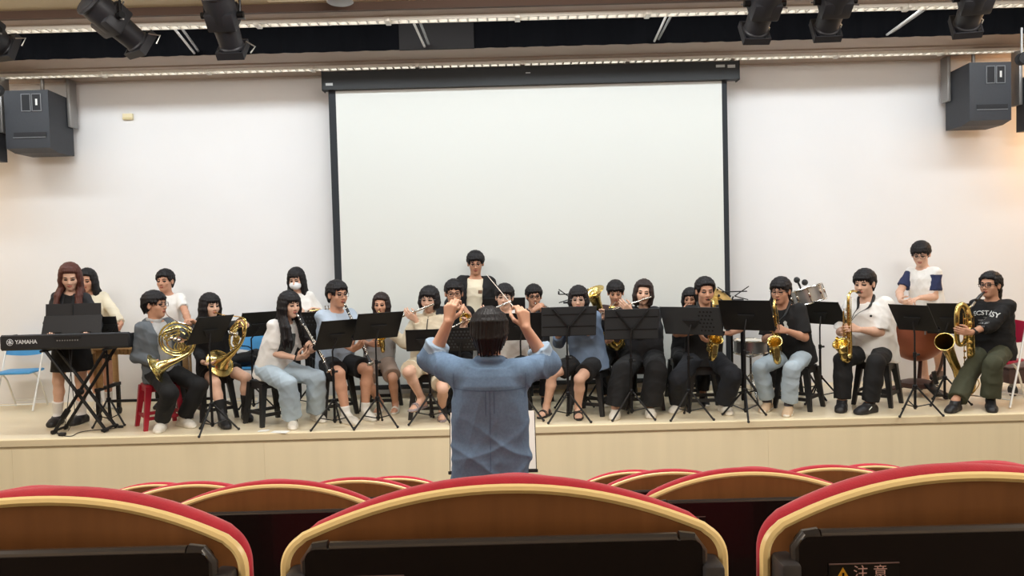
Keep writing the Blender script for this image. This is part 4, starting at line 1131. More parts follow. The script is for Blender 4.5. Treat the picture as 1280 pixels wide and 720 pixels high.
def bell_flare(pts, rs, t, mt, n=24, rim=True):
    """Flaring bell with an inside wall; pts end at the mouth."""
    s = spline(pts, 7); u = np.linspace(0, 1, len(pts)); r = np.interp(np.linspace(0, 1, len(s)), u, rs)
    # smooth flare
    nb_ = len(s) - 6; back = s[::-1][:nb_]; rb = np.maximum(r[::-1][:nb_] - .004, .003)
    MB().tube(np.vstack([s, back]), np.r_[r, rb], n).build('bell', mt, t, world=True)
    ax = nrm(s[-1] - s[-2]); x, y, _ = frame(ax)
    if rim: MB().tube([s[-1] + r[-1] * (x * math.cos(a) + y * math.sin(a)) for a in np.linspace(0, 2 * math.pi, 29)[:-1]], .004, 6, closed=True).build('bell_rim', mt, t, world=True)
def french_horn(c, ex, ey, mo, label, mt=None, k=1.0):
    """Coil centre c, plane ex-ey (ey up); leadpipe runs to the mouth mo; the bell opens low on the -ex side."""
    mt = mt or m_brass2; ez = np.cross(ex, ey); t = thing('french_horn', label, 'french horn', c - ey * .2, group='french horns')
    Q = lambda x, y, z=0.: c + (ex * x + ey * y + ez * z) * k
    b = MB()
    def ring(R, z, a0, a1, r, ax_=1., oy=0., ox=0.):
        pts = [Q(ox + R * ax_ * math.cos(a), oy + R * math.sin(a), z) for a in np.linspace(math.radians(a0), math.radians(a1), 30)]; b.tube(pts, r * k, 8)
    ring(.165, .0, -30, 330, .0105); ring(.135, .018, 0, 300, .0085); ring(.10, -.012, 40, 380, .0085, 1., -.02)
    b.build('coil', mt, t, world=True); b = MB()
    for i, y in enumerate((.075, .045, .015)):
        pts = [Q(-.09, y - .01, .035), Q(-.10, y + .01, .035), Q(.02, y + .045, .035), Q(.035, y + .03, .035), Q(-.075, y - .02, .035)]; brass_path(b, pts, .0075 * k)
    for i in range(3):
        pts = [Q(.035 + .025 * i, -.03, .03), Q(.05 + .03 * i, -.07, .03), Q(.02 + .03 * i, -.11, .03), Q(-.02 + .03 * i, -.08, .03), Q(0 + .03 * i, -.03, .03)]; brass_path(b, pts, .0075 * k)
    brass_path(b, [Q(-.15, .05, .02), Q(-.06, .09, .03), Q(.06, .12, .03), Q(.15, .06, .02)], .008 * k)
    b.build('tuning_slides', mt, t, world=True); b = MB()
    for i in range(3):
        o = Q(-.035 + .035 * i, .02 - .012 * i, .02); b.lathe([(.0, 0), (.018, 0), (.018, .045), (.012, .05), (0, .052)], o, ez, 14)
        b.box(Q(-.03 + .03 * i, .12, .03), (.014, .03, .006))
    b.build('valves', m_silver, t, world=True); b = MB()
    lp = [mo, mo * .6 + Q(-.02, .165, .03) * .4, Q(.03, .175, .02), Q(.13, .125, .0), Q(.17, .03, 0)]
    s = spline(lp, 8); b.tube(s, np.interp(np.linspace(0, 1, len(s)), [0, .08, .1, 1], [.010, .006, .0045, .0075]), 8); b.build('leadpipe', m_silver if mt is m_brass2 else mt, t, world=True)
    bell_flare([Q(.165, .0), Q(.165, -.06, .01), Q(.12, -.135, .02), Q(.02, -.19, .03), Q(-.08, -.225, .04), Q(-.15, -.25, .05), Q(-.185, -.262, .055), Q(-.205, -.27, .058)], A(.011, .013, .017, .026, .040, .066, .10, .15) * k, t, mt)
    return t
def euphonium(c, label, tilt=(0, 0, 1), fwd=(0, -1, 0), k=1.):
    Z = nrm(tilt); X = nrm(np.cross(fwd, Z)); Y = np.cross(Z, X); Q = lambda x, y, z: c + (X * x + Y * y + Z * z) * k
    t = thing('euphonium', label, 'euphonium', Q(0, 0, -.25)); mt = m_brass
    bell_flare([Q(.06, 0, -.22), Q(.07, 0, -.05), Q(.075, 0, .12), Q(.08, 0, .22), Q(.085, 0, .29), Q(.088, 0, .325), Q(.09, 0, .34)], A(.05, .046, .044, .05, .068, .10, .125) * k, t, mt)
    b = MB(); brass_path(b, [Q(.06, 0, -.2), Q(.05, 0, -.27), Q(0, 0, -.31), Q(-.06, 0, -.28), Q(-.085, 0, -.2), Q(-.085, 0, .05), Q(-.07, .0, .12), Q(-.03, .0, .13)], .05 * k, .02 * k, 14); b.build('bottom_bow', mt, t, world=True)
    b = MB()
    for i in range(3): b.lathe([(0, 0), (.018, 0), (.018, .15), (.007, .155), (.007, .17), (.012, .172), (.012, .178), (0, .18)], Q(-.035 + .037 * i, -.055, -.1), Z, 12)
    b.build('valves', m_silver, t, world=True); b = MB()
    for i in range(3): brass_path(b, [Q(-.04 + .035 * i, -.07, -.05), Q(-.05 + .035 * i, -.085, -.13), Q(-.03 + .035 * i, -.085, -.18), Q(-.02 + .035 * i, -.07, -.06)], .009 * k)
    brass_path(b, [Q(-.02, -.03, .1), Q(-.06, -.06, .0), Q(-.11, -.05, -.12), Q(-.06, -.05, -.24), Q(.03, -.06, -.22)], .013 * k); b.build('tubing', mt, t, world=True)
    return t, Q
def trumpet(mo, bell, label, k=1.):
    ax = nrm(bell - mo); X, Y, Z = frame(ax); Y = Y if Y[2] > 0 else -Y; L = np.linalg.norm(bell - mo)
    t = thing('trumpet', label, 'trumpet', bell, group='trumpets'); Q = lambda x, y, z: mo + X * x + Y * y + ax * z
    bell_flare([Q(0, -.05, .14), Q(0, -.05, L - .16), Q(0, -.05, L - .08), Q(0, -.05, L - .03), Q(0, -.05, L)], A(.006, .010, .017, .034, .061), t, m_brass)
    b = MB(); brass_path(b, [mo, Q(0, 0, .1), Q(0, 0, L - .14), Q(0, -.02, L - .09), Q(0, -.07, L - .09), Q(0, -.085, L - .14), Q(0, -.085, .22)], .006); brass_path(b, [Q(0, -.05, .16), Q(0, -.03, .12), Q(0.0, .0, .13)], .006); b.build('tubing', m_brass, t, world=True)
    b = MB()
    for i in range(3): b.lathe([(0, 0), (.0125, 0), (.0125, .1), (.005, .105), (.005, .125), (.010, .127), (.010, .132), (0, .133)], Q(0, -.1, .2 + .032 * i), Y, 10)
    b.build('valves', m_silver, t, world=True)
    MB().lathe([(.013, 0), (.011, .01), (.006, .025), (.005, .06)], mo, ax, 10).build('mouthpiece', m_silver, t, world=True); return t

STANDS = []
def music_stand(label, u, v, foot, w, h, yaw=0., tilt=28., kind='solid', D=None, ribs=False, base_yaw=0., leg=.24, pole_top=None, shelf=True, skew=None):
    """Stand on the stage: desk centre at pixel (u, v), foot pixel (u, v); the desk leans back towards the hall."""
    base = G(*foot)
    if D is not None: base = P(foot[0], foot[1], D); base[2] = SZ
    c = P(u, v, base[1] + .02)
    if skew is not None:      # slant of the desk's side edges as seen from the hall -> turn of the desk
        xy = c[0] / c[1]; q = skew / math.tan(math.radians(tilt)); yaw = math.degrees(math.asin(max(-.95, min(.95, q / math.hypot(1, xy)))) - math.atan(xy)); w = w / (math.cos(math.radians(yaw)) - xy * math.sin(math.radians(yaw)))
    t = thing('music_stand', label, 'music stand', base, group='music stands')
    b3 = base; ps, ti = math.radians(yaw), math.radians(tilt)
    e1 = A(math.cos(ps), math.sin(ps), 0); pp = A(-math.sin(ps), math.cos(ps), 0); e2 = UP * math.cos(ti) - pp * math.sin(ti); n = np.cross(e1, e2)   # n: towards the hall side
    Q = lambda x, y, z=0.: c + e1 * x + e2 * y + n * z
    b = MB(); R = np.stack([e1, e2, n], 1)
    if kind == 'wire':
        b.tube([Q(-.02, -.02, 0), Q(-w / 2, h * .55, 0)], .006, 6); b.tube([Q(.02, -.02, 0), Q(w / 2, h * .55, 0)], .006, 6)
        b.tube([Q(-w * .5, h * .2, 0), Q(w * .45, h * .2, 0)], .007, 6); b.tube([Q(-w * .5, h * .2, 0), Q(-w * .5, h * .42, 0)], .009, 6); b.tube([Q(-.02, -.02), Q(-w / 2, -h * .4)], .006, 6); b.tube([Q(.02, -.02), Q(w / 2, -h * .4)], .006, 6); b.box(Q(0, -h * .4), (w * .7, .012, .03), R)
        b.build('wire_desk', m_blackmetal, t, world=True)
    else:
        b.box(Q(0, 0), (w, h, .006), R, bev=.002); d = b.build('desk', m_standgrey if (ribs or kind == 'halfperf') else m_standblk, t, world=True, smooth=False)
        if kind in ('perf', 'halfperf'):
            bb = MB(); hm = mat('stand_hole', (62, 62, 66), .8) if kind == 'perf' else mat('stand_hole_dark', (18, 18, 19), .8)
            x0 = .12 if kind == 'halfperf' else -w * .40
            for i in range(8):
                for j in range(6):
                    x = x0 * 1 + i * .036 + (.018 if j % 2 else 0); y = -h * .34 + j * h * .135
                    if x > w * .44: continue
                    bb.lathe([(0, 0), (.0105, 0), (.0105, .002), (0, .002)], Q(x - (w * .05 if kind == 'halfperf' else 0), y, .0025), n, 8)
            bb.build('perforation', hm, d, world=True, smooth=False)
        if ribs:
            bb = MB()
            for y in (-.18, .24): bb.box(Q(0, h * y, .004), (w * .96, .010, .004), R)
            bb.build('desk_seam', mat('seam_black', (16, 16, 18), .6), d, world=True, smooth=False)
            bb = MB(); bb.tube([Q(0, -h * .22, .014), Q(-w * .30, h * .46, .012)], .009, 6); bb.tube([Q(0, -h * .22, .014), Q(w * .30, h * .46, .012)], .009, 6)
            bb.tube([Q(0, -h * .22, .014), Q(0, -h * .5, .014)], .012, 6); bb.build('fork_bracket', m_black, t, world=True)
        else:
            bb = MB(); bb.prism([(-.085, .03), (-.02, -.06), (.02, -.06), (.085, .03)], Q(0, -h * .06, .004), e1, e2, n, .012); bb.build('back_plate', m_black, t, world=True, smooth=False)
        bb = MB(); bb.box(Q(0, -h / 2 - .002, -.022), (w, .006, .045), R); bb.box(Q(0, -h / 2 + .008, -.044), (w, .02, .004), R)
        for s in (-1, 1): bb.box(Q(s * w / 2, 0, -.003), (.005, h, .008), R)
        bb.build('ledge', m_standblk, t, world=True, smooth=False)
    # pole, boss, collar, knob, tripod
    top = Q(0, -h * .1, .022); bx = base
    hub = base + UP * .27
    MB().tube([base + UP * .06, A(base[0], base[1], top[2] - .3)], .0125, 10).build('lower_pole', m_blackmetal, t, world=True)
    MB().tube([A(base[0], base[1], top[2] - .34), A(base[0], base[1], max(c[2] - h * .5, top[2] - .12)), top], .0085, 8).build('upper_pole', m_blackmetal, t, world=True)
    MB().lathe([(.012, 0), (.017, .005), (.017, .045), (.012, .05)], A(base[0], base[1], top[2] - .345), UP, 12).build('collar', m_blackmetal, t, world=True)
    MB().cyl(A(base[0] + .015, base[1], top[2] - .32), A(base[0] + .045, base[1], top[2] - .32), .011, n=8).build('knob', m_blackmetal, t, world=True)
    MB().lathe([(.014, -.02), (.024, -.015), (.024, .02), (.014, .03)], hub, UP, 12).build('hub', m_blackmetal, t, world=True)
    MB().lathe([(.013, -.015), (.02, -.01), (.02, .012), (.013, .016)], base + UP * .085, UP, 10).build('lower_hub', m_blackmetal, t, world=True)
    for i in range(3):
        a = math.radians(base_yaw + 90 + 120 * i); d = A(math.cos(a), math.sin(a), 0); ft = base + d * leg + UP * .012; md = hub * .42 + ft * .58
        MB().tube([hub + d * .02, ft], .0095, 6).build('leg', m_blackmetal, t, world=True)
        MB().tube([base + UP * .085 + d * .015, md], .006, 6).build('brace', m_blackmetal, t, world=True)
        MB().ball(ft + UP * .004, A(.014, .014, .014), 8).build('rubber_foot', m_black, t, world=True)
    STANDS.append(t); return t

def make_stool(m, seat=.45):
    t = thing('plastic_stool', 'x', 'stool'); hw = .145; ht = seat
    b = MB(); b.prism(rrect(.30, .28, .03, 4), (0, 0, ht - .028), (1, 0, 0), (0, 1, 0), (0, 0, 1), .022); b.prism(rrect(.285, .265, .03, 4), (0, 0, ht - .008), (1, 0, 0), (0, 1, 0), (0, 0, 1), .008)
    b.build('seat', m, t, smooth=False)
    b = MB(); z0, z1 = ht - .075, ht - .02
    for s in (-1, 1): b.box((0, s * .132, (z0 + z1) / 2), (.27, .01, z1 - z0)); b.box((s * .142, 0, (z0 + z1) / 2), (.01, .26, z1 - z0))
    b.build('apron', m, t, smooth=False)
    for sx in (-1, 1):
        for sy in (-1, 1):
            a0 = A(sx * .130, sy * .122, ht - .02); a1 = A(sx * .185, sy * .172, 0); v = []
            for c, hs in ((a1, .019), (a0, .031)):
                v += [c + A(-hs, -hs, 0), c + A(hs, -hs, 0), c + A(hs, hs, 0), c + A(-hs, hs, 0)]
            MB().hexa(np.array(v)).build('leg', m, t, smooth=False)
    b = MB(); z = .115; k = .185 - .055 * z / ht; ky = .172 - .05 * z / ht
    for s in (-1, 1): b.box((0, s * ky, z), (2 * k - .02, .012, .035)); b.box((s * k, 0, z + .02), (.012, 2 * ky - .02, .035))
    b.build('stretcher', m, t, smooth=False); return t
def folding_chair(loc, rz, seat_m, label, seat_lab=None):
    t = thing('folding_chair', label, 'folding chair', loc, rz); mw = mat('chair_white', (226, 226, 222), .4, .2); w = .21
    # front: -y. A-shaped tube frames: back leg runs up into the backrest
    for s in (-1, 1):
        MB().tube(spline([(s * w, -.20, .012), (s * w, .02, .46), (s * w, .17, .80), (s * w * .96, .19, .86)], 5), .0115, 8).build('back_frame', mw, t)
        MB().tube(spline([(s * (w - .03), .24, .012), (s * (w - .03), .06, .34), (s * (w - .03), -.09, .45)], 5), .0105, 8).build('leg', mw, t)
    MB().tube([(-w, -.165, .085), (w, -.165, .085)], .008, 6).build('front_rail', mw, t); MB().tube([(-w + .03, .205, .085), (w - .03, .205, .085)], .008, 6).build('rear_rail', mw, t)
    MB().box((0, -.02, .452), (.40, .37, .028), bev=.012).build('seat', seat_m, t)
    b = MB(); xs = np.linspace(-1, 1, 9); V = []; F = []
    for z in (.62, .86):
        for x in xs: V.append((x * w, .125 + (z - .62) * .25 + .02 * (1 - x * x), z - (.02 * x * x if z > .7 else -.02 * x * x)))
    for z in (.62, .86):
        for x in xs: V.append((x * w, .15 + (z - .62) * .25 + .02 * (1 - x * x), z - (.02 * x * x if z > .7 else -.02 * x * x)))
    n = 9
    for i in range(n - 1):
        F += [(i, i + 1, n + i + 1, n + i), (2 * n + i, 3 * n + i, 3 * n + i + 1, 2 * n + i + 1), (i, 2 * n + i, 2 * n + i + 1, i + 1), (n + i, n + i + 1, 3 * n + i + 1, 3 * n + i)]
    F += [(0, n, 3 * n, 2 * n), (n - 1, 3 * n - 1, 4 * n - 1, 2 * n - 1)]
    b.add(V, F).build('backrest', seat_m, t, smooth=False); return t
def keyboard():
    """Stage piano on an X stand, back panel to the hall."""
    a, e = P(2, 428, 7.86), P(159, 426, 7.86); c = (a + e) / 2; L = e[0] - a[0] + .02
    zc = c[2]; base = A(c[0], 7.98, SZ); sl = (e[2] - a[2]) / (e[0] - a[0])
    t = thing('electronic_keyboard', 'long black electronic keyboard with its back panel to the hall', 'keyboard', A(c[0], 7.98, zc))
    mb_ = mat('keyboard_black', (30, 31, 34), .5, var=(200, .05)); h = .155
    b = MB(); b.prism([(-.125, -h / 2 + .02), (-.11, -h / 2), (.16, -h / 2), (.17, -h / 2 + .02), (.17, .0), (.06, .022), (-.10, h / 2), (-.118, h / 2 - .012)], (-L / 2, 0, 0), (0, 1, 0), (0, 0, 1), (1, 0, 0), L)
    b.build('case', mb_, t, smooth=False)
    b = MB(); n = 44; kw = (L - .08) / n
    for i in range(n): b.box((-L / 2 + .04 + kw * (i + .5), .115, .018), (kw - .002, .12, .02))
    b.build('white_keys', mat('key_white', (235, 233, 226), .3), t, smooth=False)
    b = MB()
    for i in range(n):
        if i % 7 in (0, 1, 3, 4, 5): b.box((-L / 2 + .04 + kw * (i + 1), .095, .032), (.011, .08, .014))
    b.build('black_keys', m_ebony, t, smooth=False)
    for s in (-1, 1): MB().box((s * (L / 2 + .002), .02, .0), (.02, .27, h * .82), bev=.008).build('end_block', mb_, t)
    mt = mat('logo_white', (222, 224, 226), .5)
    V, F = text_mesh('YAMAHA', .088, .0022); V = V * A(1.0, 1, 1)
    wid = V[:, 0].max() - V[:, 0].min(); sc = .22 / wid; x0 = -L / 2 + .255
    link_mesh('brand_lettering', np.c_[V[:, 0] * sc + x0, np.full(len(V), -.1265), V[:, 1] * 1.05 * sc + .006], F, mt, t, smooth=False)
    b = MB(); cx = -L / 2 + .095
    b.tube([(cx + .031 * math.cos(q), -.127, .006 + .031 * math.sin(q)) for q in np.linspace(0, 2 * math.pi, 25)[:-1]], .0025, 5, closed=True)
    for i in range(3):
        q = math.pi / 2 + i * 2 * math.pi / 3; b.tube([(cx - .024 * math.cos(q), -.127, .006 - .024 * math.sin(q)), (cx + .024 * math.cos(q), -.127, .006 + .024 * math.sin(q))], [.003, .005], 5)
    b.build('logo_mark', mt, t)
    x = P(85, 430, 7.86)[0] - c[0]
    b = MB().box((x, -.122, .045), (.26, .012, .022)); b.build('socket_panel', m_black, t, smooth=False)
    b = MB()
    for i in range(9): b.lathe([(.004, 0), (.007, 0), (.007, .004), (.004, .004)], (x - .1 + .025 * i, -.126, .012), (0, -1, 0), 8)
    b.build('sockets', m_steel, t)
    # music rest: a wide black panel standing on the case
    zr = P(90, 418, 7.92)[2] - zc; zr1 = P(90, 394.5, 7.98)[2] - zc; xa = P(52.5, 406, 7.95)[0] - c[0]; xb = P(127, 406, 7.95)[0] - c[0]
    v = [A(xa, -.055, zr), A(xb, -.055, zr), A(xb, -.04, zr), A(xa, -.04, zr), A(xa + .01, .0, zr1), A(xb - .01, .0, zr1), A(xb - .01, .015, zr1), A(xa + .01, .015, zr1)]
    MB().hexa(v).build('music_rest', mat('rest_black', (27, 27, 30), .55), t, smooth=False)
    for f0, f1 in ((.16, .34), (.66, .84)): MB().box((xa + (xb - xa) * (f0 + f1) / 2, -.0515, zr + .02), ((xb - xa) * (f1 - f0), .006, .012)).build('rest_slot', m_black, t, smooth=False)
    # folder of music leaning on the rest
    z0 = zr + .02; z1 = P(90, 379.5, 8.0)[2] - zc; xa, xb = P(57, 390, 8.0)[0], P(126, 390, 8.0)[0]; xm = P(91, 390, 8.0)[0]
    f = thing('music_folder', 'open black music folder leaning on the keyboard rest', 'folder', A(xm, 7.985, zc + z0))
    for x0_, x1_, nm in ((xa, xm - .004, 'cover'), (xm + .004, xb, 'cover')):
        v = [A(x0_ - xm, .0, 0), A(x1_ - xm, .0, 0), A(x1_ - xm, .010, 0), A(x0_ - xm, .010, 0)]; v += [q + A(0, .022, z1 - z0) for q in v]
        MB().hexa(v).build(nm, mat('folder_black', (33, 33, 36), .6), f, smooth=False)
    MB().box((0, .018, (z1 - z0) / 2), (.008, .02, z1 - z0 - .01)).build('spine', m_black, f, smooth=False)
    v = [A(xa - xm + .02, .012, .01), A(xb - xm - .02, .012, .01), A(xb - xm - .02, .016, .01), A(xa - xm + .02, .016, .01)]; v += [q + A(0, .022, z1 - z0 - .02) for q in v]
    MB().hexa(v).build('sheets', mat('paper', (238, 236, 230), .8), f, smooth=False)
        # X stand
    s = thing('keyboard_stand', 'black X-shaped keyboard stand under the electronic keyboard', 'keyboard stand', base)
    zt = zc - h / 2 - .012 - SZ
    for y, sg in ((-.10, 1), (.10, -1)):
        p0 = A(P(62, 545, 7.8)[0] - base[0], y, .02); p1 = A(P(125, 541, 7.8)[0] - base[0], y, .02); q0 = A(P(53, 437, 7.86)[0] - base[0], y, zt); q1 = A(P(131, 437, 7.86)[0] - base[0], y, zt)
        MB().tube([p0, q1], .017, 4 if False else 8).build('leg', m_blackmetal, s); MB().tube([p1 + A(0, .03, 0), q0 + A(0, .03, 0)], .017, 8).build('leg', m_blackmetal, s)
        for p in (p0, p1 + A(0, .03, 0)): MB().tube([p + A(0, -.03 if y < 0 else -.01, 0), p + A(0, .03, 0)], .02, 8).build('rubber_foot', m_black, s)
    for p in (p0, p1): MB().tube([A(p[0], -.14, .03), A(p[0], .14, .03)], .014, 8).build('foot_bar', m_blackmetal, s)
    for q in (q0, q1): MB().tube([A(q[0], -.15, zt), A(q[0], .16, zt)], .013, 8).build('top_bar', m_blackmetal, s)
    MB().lathe([(.0, 0), (.03, 0), (.034, .02), (.034, .06), (0, .065)], (0.0 + (p0[0] + q1[0]) / 2, -.14, zt * .5), (0, 1, 0), 14).build('pivot', m_blackmetal, s)
    MB().box(((p0[0] * .78 + q1[0] * .22), -.10, zt * .24), (.11, .05, .05), np.stack([nrm(q1 - p0), A(0, 1, 0), np.cross(nrm(q1 - p0), A(0, 1, 0))], 1), bev=.01).build('height_lock', m_blackmetal, s)
    return t
def marimba():
    a, e = P(133, 436, 8.68), P(243, 433, 8.68); zt = SZ + .80; c = A((a[0] + e[0]) / 2, 8.68, SZ)
    t = thing('marimba', 'wooden marimba with tan bars and resonators behind the horn player on the red stool', 'marimba', c); L = e[0] - a[0]
    mwd = mat('marimba_wood', (196, 158, 108), .5, var=(6, .1), stretch=(1, 8, 8)); mbar = mat('marimba_bar', (178, 116, 80), .4, var=(5, .12)); mres = mat('resonator_tan', (206, 178, 132), .45, .15)
    z = .80; b = MB(); n = 22; kw = L / n
    for i in range(n): b.box((-L / 2 + kw * (i + .5), -.14, z + .012), (kw - .008, .26 - i * .004, .02), bev=.003)
    for i in range(n):
        if i % 7 in (0, 1, 3, 4, 5): b.box((-L / 2 + kw * (i + 1), .16, z + .035), (kw - .008, .24 - i * .004, .02), bev=.003)
    b.build('bars', mbar, t)
    b = MB()
    for i in range(n): b.cyl((-L / 2 + kw * (i + .5), -.14, z - .01), (-L / 2 + kw * (i + .5), -.14, z - .085 - .05 * (i / n)), .021, n=10)
    b.build('resonators', mres, t)
    b = MB()
    for y in (-.27, -.01, .05, .3): b.box((0, y, z - .012), (L, .022, .035))
    b.build('rails', mwd, t, smooth=False)
    for s in (-1, 1):
        b = MB(); b.box((s * (L / 2 + .015), .0, z - .02), (.03, .62, .10), bev=.006); b.box((s * (L / 2 - .02), -.2, z - .24), (.06, .024, .40), bev=.004); b.box((s * (L / 2 + .03), -.2, z - .24), (.024, .024, .40), bev=.004); b.box((s * (L / 2 + .01), .2, z - .24), (.06, .024, .40), bev=.004)
        b.build('end_panel', mwd, t)
        b = MB(); b.box((s * L / 2, 0, .34), (.04, .5, .035)); b.box((s * L / 2, -.22, .2), (.035, .035, .3)); b.box((s * L / 2, .22, .2), (.035, .035, .3)); b.build('leg_frame', m_blackmetal, t, smooth=False)
        for y in (-.22, .22):
            MB().cyl((s * L / 2 - .015, y, .04), (s * L / 2 + .015, y, .04), .04, n=14).build('caster', m_black, t)
    MB().tube([(-L / 2, -.0, .18), (L / 2 + .25, -.0, .18)], .016, 8).build('stretcher', m_blackmetal, t); return t
def timpani(u, v, D, k, label):
    c = P(u, v, D); c[2] = SZ; t = thing('timpani', label, 'timpani', c, group='timpani'); R = .345 * k; zt = .80
    mc = mat('copper_bowl', (150, 86, 62), .42, .5, var=(5, .1)); md = mat('timpani_frame', (74, 50, 44), .5, .2)
    pr = [(.03, zt - .45 * k)] + [(R * math.sin(a), zt - .10 - (.35 * k) * math.cos(a)) for a in np.linspace(.12, math.pi / 2, 12)] + [(R, zt - .02), (R, zt)]
    MB().lathe(pr, (0, 0, 0), n=40).build('bowl', mc, t, sharp=1)
    MB().lathe([(0, zt + .004), (R - .005, zt + .004), (R, zt)], (0, 0, 0), n=40).build('head', mat('drum_skin', (232, 226, 212), .6), t)
    b = MB(); b.tube([(R * 1.03 * math.cos(a), R * 1.03 * math.sin(a), zt - .005) for a in np.linspace(0, 2 * math.pi, 41)[:-1]], .013, 8, closed=True); b.build('hoop', m_steel, t)
    for i in range(6):
        a = i * math.pi / 3 + .3; b = MB(); b.cyl((R * 1.07 * math.cos(a), R * 1.07 * math.sin(a), zt - .1), (R * 1.07 * math.cos(a), R * 1.07 * math.sin(a), zt + .03), .008, n=8); b.build('tension_rod', m_steel, t)
    for i in range(3):
        a = i * 2 * math.pi / 3 - math.pi / 2 + .45; b = MB(); d = A(math.cos(a), math.sin(a), 0)
        b.tube(spline([d * R * 1.06 + UP * (zt - .06), d * R * 1.05 + UP * .55, d * R * .85 + UP * .3, d * R * .5 + UP * .13], 5), .022, 8, flat=.6); b.build('strut', md, t)
        MB().tube([d * R * .3 + UP * .12, d * R * 1.1 + UP * .05], .026, 8).build('base_leg', md, t)
        MB().cyl(d * R * 1.1 + A(0, 0, .035) - A(d[1], -d[0], 0) * .015, d * R * 1.1 + A(0, 0, .035) + A(d[1], -d[0], 0) * .015, .035, n=12).build('caster', m_black, t)
    MB().lathe([(.17, .09), (.19, .10), (.19, .145), (.10, .17)], (0, 0, 0), n=24).build('base', md, t)
    MB().box((0.04, -R * .9, .10), (.11, .26, .025), np.array([[1, 0, 0], [0, .94, -.34], [0, .34, .94]]), bev=.006).build('pedal', m_blackmetal, t)
    MB().cyl((.05, -R * .98, .17), (.02, -R * .99, .30), .024, n=10).build('tuning_gauge', m_black, t); MB().ball((.06, -R * .98, .145), .018, 10).build('pedal_knob', m_silver, t)
    return t
def stand_tripod(b, base, h, r=.2, y0=90, tube=.011, hubz=.3):
    for i in range(3):
        a = math.radians(y0 + 120 * i); d = A(math.cos(a), math.sin(a), 0); b.tube([base + UP * hubz, base + d * r + UP * .012], tube, 6); b.tube([base + UP * .12, base + d * r * .55 + UP * (hubz * .45 + .01)], tube * .6, 6)
def drum_kit():
    # crash cymbal on a boom stand
    ba = P(929, 520, 8.45); ba[2] = SZ; cy = P(897, 372, 8.55)
    t = thing('cymbal', 'gold cymbal on a black boom stand, showing beside the central saxophonist in black', 'cymbal', ba)
    n = nrm(A(.35, -.55, .75)); MB().lathe([(.0, .02), (.025, .018), (.035, .004), (.12, -.008), (.21, -.02), (.21, -.022), (.12, -.011), (.03, 0)], cy, n, 36, caps=False).build('plate', mat('cymbal_bronze', (214, 176, 96), .3, 1., var=(30, .08)), t, world=True)
    b = MB(); top = A(ba[0], ba[1], SZ + .98); b.tube([ba + UP * .05, top], .016, 8); b.tube([top + A(.14, -.05, -.12), top, cy], .009, 6); b.build('pole', m_blackmetal, t, world=True)
    b = MB(); stand_tripod(b, ba, 1, .28, 75, .013, .36); b.build('tripod', m_blackmetal, t, world=True)
    MB().ball(top + A(.14, -.05, -.12), .035, 10).build('counterweight', m_black, t, world=True); MB().ball(cy + n * .03, .014, 8).build('wing_nut', m_black, t, world=True)
    # tom with chrome shell
    c = P(1010, 369, 8.62); b0 = A(c[0], c[1] + .1, SZ); t = thing('tom_drum', 'silver-shelled tom drum with black wing nuts tilted on its stand behind the saxophonist in jeans', 'drum', b0)
    n = nrm(A(-.25, .12, .9)); ch = mat('drum_chrome', (176, 174, 172), .3, .8); x, y, _ = frame(n)
    MB().lathe([(.165, -.085), (.165, .075)], c, n, 32).build('shell', ch, t, world=True)
    for h in (-.085, .08): MB().tube([c + n * h + .17 * (x * math.cos(a) + y * math.sin(a)) for a in np.linspace(0, 2 * math.pi, 33)[:-1]], .009, 6, closed=True).build('hoop', m_silver, t, world=True)
    MB().lathe([(0, .077), (.163, .077), (.163, .074)], c, n, 32).build('drum_head', mat('drum_skin', (0, 0, 0)), t, world=True)
    for i in range(8):
        a = i * math.pi / 4 + .2; d = x * math.cos(a) + y * math.sin(a); b = MB(); b.cyl(c + d * .176 - n * .075, c + d * .176 + n * .085, .005, n=6); b.box(c + d * .172, (.02, .02, .05), np.stack([x, y, n], 1), bev=.004); b.build('lug', m_silver, t, world=True)
    for u, v in ((996, 350), (1006, 353)): MB().ball(P(u, v, 8.58), .034, 12).build('wing_nut', m_black, t, world=True)
    b = MB(); b.tube([P(996, 350, 8.58), P(1000, 358, 8.6), c + n * .02 + A(-.06, 0, 0)], .011, 6); b.tube([b0 + UP * .05, b0 + UP * .6, c - n * .08], .014, 8); stand_tripod(b, b0, 1, .27, 60, .011, .34); b.build('stand', m_blackmetal, t, world=True)
    # snare on a basket stand, largely behind the desks
    c = P(938, 430, 8.66); b0 = A(c[0], c[1], SZ); c[2] = SZ + .60; t = thing('snare_drum', 'chrome snare drum on a low stand behind the left knee of the saxophonist in jeans', 'drum', b0)
    MB().lathe([(.175, -.065), (.175, .065)], c, UP, 32).build('shell', ch, t, world=True)
    for h in (-.065, .067): MB().tube([c + UP * h + .18 * A(math.cos(a), math.sin(a), 0) for a in np.linspace(0, 2 * math.pi, 33)[:-1]], .008, 6, closed=True).build('hoop', m_silver, t, world=True)
    MB().lathe([(0, .067), (.173, .067), (.173, .064)], c, UP, 32).build('drum_head', mat('drum_skin', (0, 0, 0)), t, world=True)
    b = MB(); b.tube([b0 + UP * .06, c - UP * .1], .012, 8); stand_tripod(b, b0, 1, .25, 30, .009, .3)
    for i in range(3):
        a = math.radians(20 + 120 * i); d = A(math.cos(a), math.sin(a), 0); b.tube([c - UP * .12, c - UP * .09 + d * .17, c + d * .19 - UP * .03], .008, 6)
    b.build('stand', m_silver, t, world=True)
